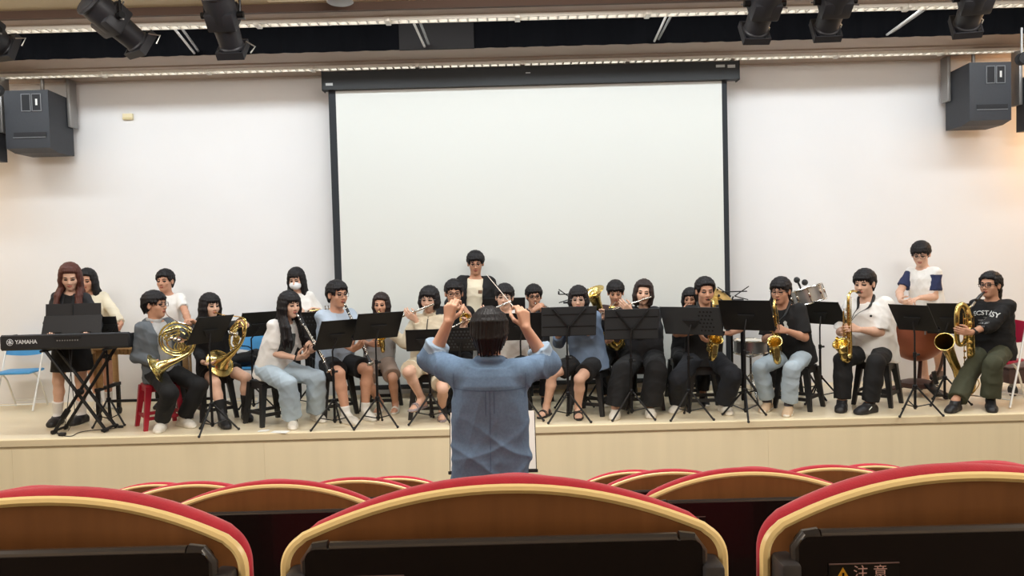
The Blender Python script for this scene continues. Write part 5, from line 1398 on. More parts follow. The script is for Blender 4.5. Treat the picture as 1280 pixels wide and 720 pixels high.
def cart():
    c = P(1263, 478, 8.75); c[2] = SZ
    t = thing('wheeled_cart', 'low dark brown wheeled cart behind the red folding chair', 'cart', c); mw = mat('cart_brown', (70, 48, 44), .5, var=(6, .12))
    MB().box((.28, 0, .22), (.9, .5, .16), bev=.012).build('box', mw, t); MB().box((.28, 0, .31), (.92, .52, .02), bev=.006).build('lid', mw, t)
    for x in (-.1, .66):
        for y in (-.2, .2):
            MB().cyl((x - .02, y, .062), (x + .02, y, .062), .06, n=18).build('caster', m_black, t); MB().box((x, y, .12), (.05, .05, .05), bev=.008).build('caster_fork', m_steel, t)
    return t
# ================================================================== who sits where
def hip(u, v, D): q = P(u, v, D); return (q[0], q[1])
c_ = lambda name, rgb, **k: mat('cloth_' + name, rgb, k.pop('rough', .85), bump=(260, .12), var=(9, .07), **k)
w_tee = c_('white', (232, 230, 226)); w_cream = c_('cream', (224, 214, 190)); w_blk = c_('black', (15, 15, 17)); w_char = c_('charcoal', (40, 41, 45)); w_grey = c_('grey_jacket', (92, 98, 104))
w_jean = c_('light_denim', (168, 184, 196)); w_denim = mat('conductor_denim', (98, 124, 154), .85, bump=(420, .25), var=(70, .10)); w_blue = c_('pale_blue', (176, 190, 206)); w_olive = c_('olive', (62, 64, 46)); w_navy = c_('navy', (40, 48, 84))
w_beige = c_('beige_jacket', (208, 196, 172)); w_taupe = c_('taupe', (150, 130, 116)); w_dblue = c_('dusty_blue', (104, 122, 146)); w_ltgrey = c_('light_grey', (180, 180, 180)); w_dkjean = c_('dark_jean', (24, 27, 34)); w_brown = c_('dark_brown', (70, 52, 50))
sh_blk = mat('shoe_black', (26, 25, 27), .5); sh_wht = mat('shoe_white', (214, 208, 196), .6, var=(30, .06)); sh_sole = mat('sole_white', (228, 224, 214), .6); sole_blk = mat('sole_black', (34, 32, 32), .6)
sock_w = c_('sock_white', (226, 222, 216)); sock_g = c_('sock_grey', (74, 72, 78)); m_gunmetal = mat('gunmetal', (70, 66, 66), .3, .8)
m_redpl = mat('red_plastic', (158, 24, 44), .4, var=(6, .06)); m_blueseat = mat('blue_vinyl', (70, 150, 206), .5, var=(8, .04)); m_redseat = mat('red_vinyl', (176, 24, 62), .5, var=(8, .04))

STOOL0 = []
def stool(u, v, D, rz, label, red=False, seat=.45):
    q = P(u, v, D); loc = (q[0], q[1], SZ)
    if red: s = make_stool(m_redpl, seat); s.location = loc; s.rotation_euler = (0, 0, math.radians(rz)); s['label'] = label; s['group'] = 'plastic stools'; return s
    if not STOOL0:
        s = make_stool(m_plastic, .45); STOOL0.append(s); s.location = loc; s.rotation_euler = (0, 0, math.radians(rz)); s['label'] = label; s['group'] = 'plastic stools'; return s
    return dup(STOOL0[0], loc, math.radians(rz), label, 'plastic stools')
SEAT = .452
def stool_under(p, label, red=False, back=.02, rz=0):
    back += .035
    x, y = p.hip[0] - p.f[0] * back, p.hip[1] - p.f[1] * back; q = (x, y, SZ)
    if red: s = make_stool(m_redpl, .45)
    elif not STOOL0: s = make_stool(m_plastic, .45); STOOL0.append(s)
    else: return dup(STOOL0[0], q, math.radians(p.yaw + rz), label, 'plastic stools')
    s.location = q; s.rotation_euler = (0, 0, math.radians(p.yaw + rz)); s['label'] = label; s['group'] = 'plastic stools'; return s

def people_left():
    # ---- pianist
    p = Person('standing pianist with long auburn hair and dark jacket, looking down behind the keyboard', hip(90, 450, 8.30), (87, 329), yaw=8, lean=6, head=(14, -20, 0), sex='f', hs=1.12, skin=2)
    p.foot('L', 99, 532, -12).foot('R', 70, 534, 0); p.hand('L', P(112, 418, 7.98) + UP * .02, d=A(-.2, -.9, -.1), n=-UP, curl=.3).hand('R', P(66, 419, 7.98) + UP * .02, d=A(.2, -.9, -.1), n=-UP, curl=.3)
    p.solve(); p.root_thing(); p.body()
    p.top('jacket', w_char, sleeve=1.94, inf=.022, hem=-.10, open_w=.035, seed=3, fold=.005, arm_inf=.018); p.top('inner_top', w_blk, sleeve=0, inf=.012, hem=-.02, seed=4, h=.011); p.skirt(w_blk, .30)
    p.socks(sock_w, .17); p.shoes(sh_blk, sole_blk, 'slipper', 'clog', .014); p.hair('long', 'auburn', .27, .05, part=.0, front=(True, True), seed=1)
    # ---- girl behind her
    p = Person('young woman in white long sleeves, half hidden behind the pianist', hip(123, 430, 9.22), (109, 336), yaw=25, lean=8, head=(-18, -10, 0), sex='f', skin=1)
    p.foot('L', 137, 512, 10).foot('R', 123, 514, 0); p.hand('L', P(150, 416, 8.85)).hand('R', P(134, 418, 8.82)); p.solve(); p.root_thing(); p.body()
    p.top('sweater', w_cream, sleeve=1.9, inf=.026, hem=-.09, seed=6, loose=1.1, arm_inf=.022); p.bottom('shorts', w_blk, .62, .03); p.shoes(sh_wht, sh_sole); p.socks(sock_w, .12)
    p.hair('long', 'black', .12, .05, part=.0, seed=2)
    # ---- man at the marimba
    p = Person('standing young man in a white T-shirt behind the seated horn player in grey', hip(212, 430, 9.26), (206, 337), yaw=8, lean=4, head=(-10, 0, 0), skin=1, hs=1.12)
    p.hand('L', P(232, 417, 8.8)).hand('R', P(196, 419, 8.8)); p.solve(); p.root_thing(); p.body(); p.top('t_shirt', w_tee, .66, .02, -.14, 1.12, seed=8); p.bottom('trousers', w_blk, 1.95, .012); p.shoes(sh_blk, sole_blk); p.hair('short', 'black', bangs=.046, seed=3, vol=1.03)
    # ---- horn player on the red stool
    p = Person('horn player in glasses and grey hooded jacket seated on the red stool', hip(203, 470, 8.12), (192, 364), SEAT, yaw=58, lean=4, head=(20, 2, 0), sex='m', skin=1, hs=1.1)
    p.foot('R', 201, 541, -45).foot('L', 233, 536, -6)
    hc = P(221, 424, 7.85); p.hand('L', P(238, 403, 7.89), d=A(-.5, -.5, .5), n=A(-.1, -.3, -1), curl=.6, pole=A(.15, .1, -1)).hand('R', P(201, 452, 7.84), d=A(.75, -.3, -.1), n=A(.2, -.2, 1), curl=.25, pole=A(-.6, .2, -1))
    p.solve(); p.root_thing(); p.body(); p.top('t_shirt', w_ltgrey, 0, .012, -.05, 1.02, seed=9, collar=.6); p.top('jacket', w_grey, 1.95, .026, -.09, 1.10, open_w=.075, hood=True, seed=10, fold=.006, arm_inf=.020)
    p.bottom('trousers', w_blk, 1.9, .012, seed=11); p.shoes(sh_wht, sh_sole, inf=.012); p.hair('short', 'black', bangs=.044, seed=4, vol=1.06); p.glasses(m_gunmetal, r=.0028)
    french_horn(hc, nrm(A(1, .12, .02)), nrm(A(.0, -.1, 1)), p.mouth, 'gold french horn held up by the player on the red stool')
    stool_under(p, 'red plastic stool under the horn player in the grey jacket', True, .03, -20)
    # ---- horn player in black
    p = Person('horn player with long black hair, black jacket and black boots', hip(268, 470, 8.46), (262, 367), SEAT, yaw=40, lean=4, head=(8, -2, 0), sex='f', skin=2, hs=1.12)
    p.foot('R', 281, 537, -5).foot('L', 309, 528, -10); hc = P(297, 418, 8.1)
    p.hand('L', P(303, 405, 8.1), curl=.6).hand('R', P(261, 452, 8.1), d=A(.8, -.3, -.1), n=A(0, -.3, 1), curl=.25, pole=A(-.25, .3, -1)); p.solve(); p.root_thing(); p.body()
    p.top('jacket', w_blk, 1.95, .026, -.10, 1.10, seed=12, fold=.006, arm_inf=.022); p.bottom('shorts', w_blk, .55, .03); p.shoes(sh_blk, sole_blk, 'boot', 'boot', .012); p.socks(w_blk, .2, 'sock')
    p.hair('long', 'black', .17, .036, seed=5, front=(False, False), vol=1.04)
    french_horn(hc, nrm(A(.72, -.68, .22)), nrm(A(.2, -.05, 1)), p.mouth, 'gold french horn held by the player with black boots', m_brass)
    stool_under(p, 'black plastic stool under the horn player with black boots', back=.03)
    # ---- clarinettist in white and jeans
    p = Person('clarinet player in white T-shirt and light jeans with long black hair', hip(341, 470, 8.12), (362, 361), SEAT, yaw=46, lean=9, head=(2, -4, 0), sex='f', skin=2, hs=1.1)
    p.foot('R', 366, 537, -28).foot('L', 398, 529, -8); p.solve(); bell = P(412, 464, 7.80)
    p.hand('L', P(391, 431, 7.92), d=A(-.55, -.45, .35), n=A(-.3, .2, -.6), curl=.5, pole=A(.1, .1, -1)).hand('R', P(381, 443, 7.93), d=A(.8, -.4, .25), n=A(.3, .2, .5), curl=.5, pole=A(-.6, .1, -1)); p.solve(); p.root_thing(); p.body()
    o = p.top('t_shirt', w_tee, .80, .018, -.10, 1.12, seed=13, fold=.005, arm_inf=.016); p.bottom('jeans', w_jean, 1.94, .024, .018, seed=14, fold=.006); p.shoes(sh_wht, sh_sole)
    mk = mat('print_grey', (66, 72, 72), .8, var=(28, .5)); V, F = grid2(.17, .21, 10, 12); decal(o, V, F, p.hip + p.t * .33 * p.S + p.f2 * .1, p.l2, p.t, p.f2, mk, 'shirt_print', p.root)
    p.hair('long', 'black', .30, .034, seed=6, front=(True, True), vol=1.04); p.band('R', m_black, 'hair_tie', .93, False)
    clarinet(p.mouth + nrm(p.mouth - p.hc) * .0, bell, 'clarinet held by the player in white T-shirt and light jeans'); stool_under(p, 'black plastic stool under the clarinet player in light jeans', back=.05)
    # ---- masked girl behind
    p = Person('standing young woman with long black hair and a white face mask', hip(378, 430, 9.1), (370, 335), yaw=14, lean=6, head=(-16, -16, 0), sex='f', skin=2)
    p.hand('L', P(390, 388, 8.9), d=A(-.8, -.4, .2), n=A(0, -.3, -1), curl=.6).hand('R', P(376, 392, 8.85), d=A(.8, -.4, .2), n=A(0, .3, 1), curl=.6); p.solve(); p.root_thing(); p.body(); p.top('t_shirt', w_tee, .8, .024, -.12, 1.1, seed=15); p.bottom('trousers', w_blk, 1.95, .015); p.shoes(sh_blk, sole_blk)
    p.hair('long', 'black', .26, .040, seed=7, front=(False, True)); p.mask()
    trumpet(P(384, 389, 8.82), P(414, 385, 8.9), 'brass trumpet held low by the young woman in the face mask')
    # ---- clarinettist in pale blue
    p = Person('clarinet player in pale blue T-shirt and black shorts with bare legs', hip(420, 470, 8.5), (421, 351), SEAT, yaw=36, lean=5, head=(8, 0, 0), skin=1, hs=1.1)
    p.foot('R', 437, 532, 10).foot('L', 460, 527, 0); bell = P(463, 455, 8.06); p.solve()
    p.hand('L', P(441, 412, 8.14), d=A(-.6, -.4, .4), n=A(-.2, .2, -.6), curl=.5).hand('R', P(449, 430, 8.09), d=A(.6, -.4, .35), n=A(.2, .2, .5), curl=.5, pole=A(-.15, .1, -1)); p.solve(); p.root_thing(); p.body()
    p.top('t_shirt', w_blue, .72, .022, -.09, 1.16, seed=16, fold=.005, arm_inf=.022); p.bottom('shorts', w_blk, .80, .03, seed=17); p.shoes(sh_wht, sh_sole); p.socks(sock_w, .09); p.hair('short', 'black', bangs=.046, seed=8, vol=1.03); p.glasses(m_gunmetal)
    clarinet(p.mouth, bell, 'clarinet held by the player in pale blue T-shirt'); stool_under(p, 'black plastic stool under the clarinet player in black shorts', back=.04)

def people_mid():
    # ---- half hidden saxophonist behind the desk
    p = Person('player with dark fringe in grey top, mouth hidden by the music stand', hip(474, 465, 8.74), (476, 366), SEAT, yaw=-4, lean=3, head=(0, -6, 0), sex='f', skin=1, hs=1.1)
    p.foot('L', 494, 518, 6).foot('R', 474, 518, -2); p.hand('L', P(484, 414, 8.45), curl=.55).hand('R', P(470, 430, 8.45), curl=.55); p.solve(); p.root_thing(); p.body(); p.top('t_shirt', w_ltgrey, .8, .024, -.12, 1.16, seed=18); p.bottom('shorts', w_taupe, .88, .03, seed=19); p.sandals(sh_wht)
    p.hair('bob', 'brown', .10, .044, part=.0, seed=9); sax(p.mouth, nrm(A(.06, .05, -1)), A(.15, -1, 0), .72, 'brass saxophone largely hidden behind the desk of the player in grey'); stool_under(p, 'black plastic stool under the player in grey with dark fringe', back=.03)
    # ---- flute player in beige
    p = Person('flute player in beige zip jacket with black bowl-cut hair', hip(536, 465, 8.21), (536, 358), SEAT, yaw=-6, lean=3, head=(-2, -4, -3), sex='f', skin=2, hs=1.1)
    p.foot('R', 522, 519, -14, lift=.0).foot('L', 553, 527, 10); p.feet['R'] = (P(523, 510, 7.98) - UP * .03, yawv(-30)[0], .02); mo = p.mouth + A(0, -.012, .0); end = P(505, 395, 8.12); ax = nrm(end - mo)
    p.hand('R', mo + ax * .47, d=A(.35, -.4, .75), n=A(-.2, -.8, .2), curl=.35, spread=.3, pole=A(-.8, .1, -.8)).hand('L', mo + ax * .20 - UP * .01, d=A(-.7, -.3, .55), n=A(.1, .9, .2), curl=.4); p.solve(); p.root_thing(); p.body()
    p.top('jacket', w_beige, 1.93, .028, -.08, 1.12, collar=.9, seed=20, fold=.006, arm_inf=.026, zip_mat=mat('zip_dark', (52, 46, 42), .6)); p.bottom('shorts', w_beige, .82, .034, seed=21); p.sandals(mat('slipper_striped', (150, 140, 142), .7, var=(60, .5)), 'slipper', 1)
    p.hair('bob', 'black', .06, .030, seed=10, vol=1.03); p.glasses(m_steel, r=.0015); flute(mo, end, 'silver flute played by the person in the beige jacket'); stool_under(p, 'black plastic stool under the flute player in beige', back=.03)
    # ---- trumpet in black with glasses
    p = Person('brass player in glasses and black, just left of the standing man', hip(568, 460, 8.80), (567, 350), SEAT, yaw=6, lean=3, head=(0, -3, 0), skin=1, hs=1.12)
    p.foot('R', 562, 517, 0).foot('L', 580, 516, 0); p.solve(); bl = P(582, 393, 8.34); p.hand('L', p.mouth * .55 + bl * .45 + A(.03, 0, -.03), curl=.6, pole=A(.05, .2, -1)).hand('R', p.mouth * .5 + bl * .5 + A(-.03, 0, 0), curl=.6); p.solve(); p.root_thing(); p.body(); p.top('jacket', w_blk, 1.9, .03, -.1, 1.1, seed=22); p.bottom('trousers', w_blk, 1.9, .012); p.shoes(sh_blk, sole_blk)
    p.hair('short', 'black', bangs=.04, seed=11); p.glasses(r=.003); trumpet(p.mouth, bl, 'trumpet of the player in black, seen behind the raised left hand of the conductor'); stool_under(p, 'black plastic stool under the brass player in black glasses', back=.03)
    # ---- standing man in the middle
    p = Person('tall man standing centrally at the back, black open jacket over cream T-shirt', hip(594, 430, 9.13), (594, 314), yaw=0, lean=2, head=(2, -10, 0), skin=1, hs=1.06)
    p.hand('L', P(624, 408, 8.9), d=A(-.2, -.6, -.6), n=A(-.6, 0, -.6), curl=.4, pole=A(.55, .1, -1)).hand('R', P(566, 408, 8.9), d=A(.2, -.6, -.6), n=A(.6, 0, -.6), curl=.4, pole=A(-.55, .1, -1)); p.solve(); p.root_thing(); p.body()
    o = p.top('t_shirt', w_cream, 0, .014, -.16, 1.05, seed=23); p.top('jacket', w_blk, 1.93, .036, -.13, 1.14, open_w=.085, seed=24, fold=.006, arm_inf=.034); p.bottom('trousers', w_blk, 1.95, .015); p.shoes(sh_blk, sole_blk)
    V, F = grid2(.045, .04, 4, 4); decal(o, V, F, p.hip + p.t * .38 * p.S + p.f2 * .1 + p.l2 * .06, p.l2, p.t, p.f2, mat('print_brown', (120, 92, 70), .8, var=(60, .4)), 'shirt_print', p.root)
    p.hair('short', 'black', bangs=.036, seed=12, vol=1.04); p.glasses(m_gunmetal)
    # ---- second flute
    p = Person('flute player in white seen just above the head of the conductor', hip(640, 465, 8.42), (630, 355), SEAT, yaw=-4, lean=3, head=(0, -2, -3), skin=2, hs=1.1)
    p.foot('R', 632, 525, -4).foot('L', 646, 525, 4); mo = p.mouth + A(0, -.012, 0); end = P(606, 391, 8.2); ax = nrm(end - mo); p.hand('R', mo + ax * .45, d=A(.35, -.4, .75), n=A(-.2, -.8, .2), curl=.4, pole=A(-.8, .1, -.8)).hand('L', mo + ax * .2, d=A(-.7, -.3, .55), n=A(.1, .9, .2), curl=.4); p.solve(); p.root_thing(); p.body()
    p.top('t_shirt', w_tee, .85, .026, -.1, 1.18, seed=25, arm_inf=.028); p.bottom('trousers', w_blk, 1.9, .012); p.shoes(sh_wht, sh_sole); p.hair('short', 'black', bangs=.034, seed=13, vol=1.03); p.glasses(m_steel, r=.0016); flute(mo, end, 'silver flute of the player in white above the head of the conductor'); stool_under(p, 'black plastic stool under the flute player in white', back=.03)
    # ---- brass player by the conductor's right hand
    p = Person('brass player with glasses beside the raised right hand of the conductor', hip(668, 460, 9.06), (667, 356), SEAT, yaw=4, lean=3, head=(2, -3, 0), skin=1, hs=1.1)
    p.foot('R', 660, 512, 0).foot('L', 682, 511, 0); bl = P(690, 390, 8.6); p.solve(); p.hand('L', p.mouth * .5 + bl * .5 + A(.0, 0, -.03), curl=.6).hand('R', p.mouth * .55 + bl * .45 + A(-.03, -.02, 0), curl=.6); p.solve(); p.root_thing(); p.body(); p.top('jacket', w_char, 1.9, .03, -.1, 1.1, seed=26); p.bottom('trousers', w_blk, 1.9, .012); p.shoes(sh_blk, sole_blk)
    p.hair('short', 'black', bangs=.038, seed=14, vol=1.03); p.glasses(r=.0032); trumpet(p.mouth, bl, 'brass trumpet beside the raised right hand of the conductor'); stool_under(p, 'black plastic stool behind the right elbow of the conductor', back=.03)
    # ---- player in dusty blue, black shorts and sandals
    p = Person('player in blue top, black shorts and black sandals behind the large ribbed stand', hip(737, 470, 8.22), (722, 357), SEAT, yaw=-30, lean=4, head=(22, -4, 0), skin=2, hs=1.1)
    p.foot('R', 681, 523, 4).foot('L', 723, 525, 28); p.hand('L', P(722, 404, 8.05), curl=.5, pole=A(.15, .2, -1)).hand('R', P(704, 408, 8.1), curl=.5); p.solve(); p.root_thing(); p.body(); p.top('top', w_dblue, 1.5, .03, -.10, 1.2, seed=27, fold=.006, arm_inf=.03); p.bottom('shorts', w_blk, .72, .03, seed=28); p.sandals(sh_blk, 'sandal', 2)
    p.hair('bob', 'black', .05, .032, seed=15); p.glasses(m_steel, r=.0018); stool_under(p, 'black plastic stool under the player in blue with sandals', back=.02)
    # ---- euphonium
    p = Person('euphonium player with black hair, face behind the brass bell', hip(772, 465, 9.06), (769, 351), SEAT, yaw=-14, lean=3, head=(6, -14, 0), skin=1, hs=1.1)
    p.foot('R', 760, 509, 0).foot('L', 786, 509, 4); p.hand('L', P(768, 410, 8.75), curl=.6).hand('R', P(760, 425, 8.75), curl=.6); p.solve(); p.root_thing(); p.body(); p.top('shirt', w_brown, 1.5, .028, -.1, 1.12, seed=29); p.bottom('trousers', w_blk, 1.9, .02); p.shoes(sh_wht, sh_sole); p.hair('short', 'black', bangs=.034, seed=16, vol=1.03)
    t, Q = euphonium(P(762, 400, 8.72), 'brass euphonium with its bell held up in front of the face', tilt=(-.30, -.34, 1.0), fwd=(-.3, -1, 0), k=1.08); b = MB(); brass_path(b, [p.mouth, p.mouth * .5 + Q(-.03, 0, .12) * .5 + A(0, -.02, 0), Q(-.03, 0, .12)], .006); b.build('leadpipe', m_silver, t, world=True)
    stool_under(p, 'black plastic stool under the euphonium player', back=.03)
    # ---- flute in charcoal with wide black trousers
    p = Person('flute player in charcoal cardigan and wide black trousers', hip(806, 470, 8.40), (804, 350), SEAT, yaw=-8, lean=3, head=(-2, -2, -5), sex='f', skin=2, hs=1.1)
    p.foot('R', 769, 525, -4).foot('L', 813, 523, 2); mo = p.mouth + A(0, -.012, 0); end = P(764, 388, 8.2); ax = nrm(end - mo); p.hand('R', mo + ax * .46, d=A(.35, -.4, .75), n=A(-.2, -.8, .2), curl=.4, pole=A(-.8, .1, -.8)).hand('L', mo + ax * .2, d=A(-.7, -.3, .55), n=A(.1, .9, .2), curl=.4); p.solve(); p.root_thing(); p.body()
    p.top('cardigan', w_char, 1.95, .032, -.13, 1.16, seed=30, fold=.006, arm_inf=.03); p.bottom('trousers', w_blk, 1.93, .02, .04, seed=31, fold=.007); p.shoes(sh_wht, sh_sole, 'slipper', 'clog', .014)
    p.hair('bob', 'brown', .14, .062, part=.008, seed=17); flute(mo, end, 'silver flute played by the woman in the charcoal cardigan'); stool_under(p, 'black plastic stool under the flute player in charcoal', back=.03)

def people_right():
    # ---- central saxophonist in black
    p = Person('saxophone player all in black with parted hair, facing the hall', hip(880, 470, 8.25), (881, 347), SEAT, yaw=-2, lean=4, head=(2, -6, 0), skin=1, hs=1.1)
    p.foot('R', 846, 517, -28).foot('L', 907, 519, 6); p.solve(); t, sp = sax(p.mouth, nrm(A(-.05, .10, -1)), A(.06, -1, 0), .98, 'alto saxophone of the player all in black, bell facing the hall')
    p.hand('R', sp['low'] + A(-.03, 0, .02), d=A(.25, -.5, -.7), n=A(.9, .0, .1), curl=.5, pole=A(-1, .2, -.6)).hand('L', P(903, 419, 8.0), d=A(-.9, -.3, .1), n=A(0, .3, -.8), curl=.35, pole=A(1, .2, -.5)); p.solve(); p.root_thing(); p.body()
    p.top('t_shirt', w_blk, .9, .024, -.09, 1.14, seed=32, arm_inf=.026); p.bottom('jeans', w_dkjean, 1.88, .024, .02, seed=33, fold=.006); p.shoes(sh_wht, sh_sole, inf=.012); p.hair('short', 'black', bangs=.045, part=.004, seed=18, vol=1.03); p.strap(m_black, sp['hook'])
    stool_under(p, 'black plastic stool under the saxophone player all in black', back=.03)
    # ---- girl behind him
    p = Person('person with dark hair, face half hidden behind the central saxophonist', hip(858, 465, 8.85), (863, 360), SEAT, yaw=0, lean=3, head=(-18, -6, 0), sex='f', skin=1)
    p.foot('L', 880, 509, 5); p.feet['R'] = (P(849, 494, 8.5) - UP * .03, yawv(-40)[0], 0.01); p.hand('R', p.mouth + A(-.02, -.07, -.03), d=A(.6, -.2, .6), n=A(.1, .9, 0), curl=.6).hand('L', p.mouth + A(.06, -.12, -.06), curl=.6); p.solve(); p.root_thing(); p.body(); p.top('jacket', w_blk, 1.9, .028, -.1, 1.1, seed=34); p.bottom('trousers', w_blk, 1.75, .01); p.shoes(sh_blk, sh_sole); p.hair('bob', 'black', .10, .04, seed=19)
    stool_under(p, 'black plastic stool hidden behind the central saxophonist', back=.03)
    # ---- saxophonist in black tee and jeans
    p = Person('saxophone player in black T-shirt and light jeans, turned to the conductor', hip(995, 470, 8.2), (975, 345), SEAT, yaw=-42, lean=8, head=(4, -4, 0), skin=1, hs=1.1)
    p.foot('R', 958, 516, 8).foot('L', 985, 521, 16); p.solve(); t, sp = sax(p.mouth, nrm(A(.10, .10, -1)), nrm(A(-.45, -.88, 0)), 1.02, 'saxophone of the player in black T-shirt and light jeans')
    p.hand('L', sp['up'] + A(.045, -.02, -.05), d=A(-.9, -.2, .2), n=A(-.2, .6, -.2), curl=.45, pole=A(.8, .2, -.8)).hand('R', sp['low'] + A(.02, .04, .02), d=A(-.3, -.7, -.3), n=A(.6, -.2, .2), curl=.5); p.solve(); p.root_thing(); p.body()
    o = p.top('t_shirt', w_blk, .88, .026, -.10, 1.18, seed=35, fold=.005, arm_inf=.030); p.bottom('jeans', w_jean, 1.86, .02, .008, seed=36, fold=.006); p.shoes(mat('shoe_beige', (204, 178, 148), .7), sh_sole, 'slipper', 'slip_on_shoe'); p.socks(sock_g, .12)
    wp = mat('print_white', (214, 216, 212), .8); V = np.array([(-.02, .06), (.0, .075), (.018, .06), (.012, .035), (.022, .01), (.018, -.03), (.004, -.075), (-.012, -.07), (-.022, -.03), (-.026, .0), (-.012, .03)]); decal(o, V, [tuple(range(11))], p.hip + p.t * .34 * p.S + p.f2 * .1 + p.l2 * .035, p.l2, p.t, p.f2, wp, 'shirt_print', p.root, .006)
    V = .007 * np.array([(math.cos(a), math.sin(a)) for a in np.linspace(0, 6.28, 9)[:-1]]); decal(o, V, [tuple(range(8))], p.hip + p.t * .40 * p.S + p.f2 * .1 - p.l2 * .03, p.l2, p.t, p.f2, wp, 'shirt_dot', p.root, .005)
    p.hair('short', 'black', bangs=.032, seed=20, vol=1.03); p.glasses(m_gunmetal); p.strap(m_black, sp['hook']); stool_under(p, 'black plastic stool under the saxophonist in light jeans', back=.03)
    # ---- drummer behind
    p = Person('person with long dark hair behind the saxophonist in light jeans', hip(978, 465, 9.2), (977, 349), SEAT, yaw=-4, lean=3, head=(0, -4, 0), sex='f', skin=2)
    p.foot('R', 962, 499, -8).foot('L', 990, 497, 4); p.solve(); p.root_thing(); p.body(); p.top('t_shirt', w_blk, .8, .022, -.1, 1.1, seed=37); p.bottom('trousers', w_blk, 1.9, .012); p.shoes(sh_blk, sole_blk); p.hair('long', 'black', .16, .04, seed=21, sides=(1.25, 1.1), vol=1.03)
    stool_under(p, 'black plastic stool behind the saxophonist in light jeans', back=.03)
    # ---- saxophonist in white
    p = Person('heavy-set saxophone player in white T-shirt and black trousers', hip(1094, 470, 8.28), (1080, 336), SEAT, yaw=-42, lean=6, head=(-4, -6, 0), skin=2, g=1.15, hs=1.1)
    p.foot('R', 1052, 516, 14).foot('L', 1083, 519, -18); p.solve(); t, sp = sax(p.mouth, nrm(A(.02, .02, -1)), nrm(A(-.78, -.62, 0)), 1.16, 'saxophone of the heavy-set player in white T-shirt', bell_z=-.335)
    p.hand('L', sp['up'] + A(.03, -.03, -.10), d=A(-.9, -.25, .2), n=A(-.1, .6, -.2), curl=.45, pole=A(.8, .2, -.8)).hand('R', sp['low'] + A(.0, .05, .05), d=A(-.5, -.6, -.2), n=A(.5, -.3, .2), curl=.5); p.solve(); p.root_thing(); p.body()
    o = p.top('t_shirt', w_tee, .92, .026, -.13, 1.16, seed=38, fold=.006, arm_inf=.030); p.bottom('trousers', w_blk, 1.93, .02, .006, seed=39, fold=.005); p.shoes(sh_blk, sole_blk, inf=.014)
    V = .013 * np.array([(math.cos(a), math.sin(a)) for a in np.linspace(0, 6.28, 7)[:-1]]); decal(o, V, [tuple(range(6))], p.hip + p.t * .40 * p.S + p.f2 * .1 + p.l2 * .07, p.l2, p.t, p.f2, w_blk, 'shirt_emblem', p.root, .004)
    an = p.an['L'] + A(0, 0, -.02); MB().tube([an + A(-.075, -.085, .005), an + A(-.055, -.095, -.02), an + A(-.02, -.085, .012)], .005, 6).build('shoe_mark', wp, p.root, world=True)
    p.hair('short', 'black', bangs=.036, seed=22, vol=1.03); p.strap(m_black, sp['hook']); stool_under(p, 'black plastic stool under the heavy-set saxophonist in white', back=.03)
    # ---- timpanist
    p = Person('standing man in white T-shirt with navy sleeves at the timpani', hip(1161, 430, 9.25), (1150, 302), yaw=-62, lean=9, head=(26, -18, 0), skin=2, hs=1.12)
    p.foot('L', 1172, 482, 10).foot('R', 1153, 486, 0); p.hand('R', P(1133, 377, 9.0), curl=.55, pole=A(-.5, .6, -.8)).hand('L', P(1143, 377, 8.95), curl=.55, d=A(-.9, -.3, -.2), n=A(0, 0, -1), pole=A(.8, .4, -.7)); p.solve(); p.root_thing(); p.body()
    p.top('t_shirt', w_tee, .72, .022, -.14, 1.14, sleeve_mat=w_navy, seed=41, fold=.005, arm_inf=.022); p.bottom('shorts', w_navy, .85, .03); p.shoes(mat('shoe_brown', (96, 74, 66), .6), sole_blk, 'slipper', 'clog'); p.hair('short', 'black', bangs=.034, seed=23, vol=1.03); p.glasses(m_gunmetal)
    # ---- baritone saxophonist
    p = Person('baritone saxophonist with glasses, ponytail, black sweatshirt and olive trousers', hip(1243, 470, 8.15), (1238, 340), .455, yaw=-54, lean=3, head=(-4, 3, 0), skin=1, hs=1.1)
    p.foot('R', 1192, 517, 6).foot('L', 1239, 516, 30); p.solve()
    p.hand('L', P(1203, 414, 7.92), d=A(-.9, -.25, .15), n=A(.1, .8, .1), curl=.4, pole=A(.8, .1, -.9)).hand('R', P(1221, 447, 8.16), d=A(-.4, -.6, -.3), n=A(-.4, -.3, .2), curl=.5); p.solve(); p.root_thing(); p.body()
    o = p.top('sweatshirt', w_blk, 1.5, .03, -.10, 1.15, seed=43, fold=.006, arm_inf=.032); p.bottom('trousers', w_olive, 1.86, .024, .016, seed=44, fold=.006); p.socks(w_blk, .10); p.shoes(sh_blk, sole_blk, inf=.012)
    tm = mat('print_text', (196, 198, 196), .8); V, F = text_mesh('ECSTASY', .062, .0012)
    V = V[:, :2] * A(1.15, 1.0); V[:, 1] += -.9 * V[:, 0] ** 2 + .02; decal(o, V, F, p.hip + p.t * .395 * p.S + p.f2 * .1, p.l2, p.t, p.f2, tm, 'shirt_lettering', p.root, .005)
    for j, (w_, y_) in enumerate(((.07, -.025), (.17, -.055), (.13, -.085))):
        V, F = grid2(w_, .007 + .008 * (j > 0), 8, 1); decal(o, V + A(0, y_), F, p.hip + p.t * .395 * p.S + p.f2 * .1, p.l2, p.t, p.f2, mat('print_dim', (110, 112, 114), .8, var=(90, .9)), 'shirt_lettering', p.root, .005)
    p.hair('pony', 'black', .14, .062, seed=24, vol=1.03); p.glasses(r=.0032); p.band('L', m_black, 'wristwatch', .86); bari(p); 
    folding_chair((p.hip[0] + .03, p.hip[1] + .02, SZ), math.radians(-54), m_redseat, 'red and white folding chair under the baritone saxophonist')

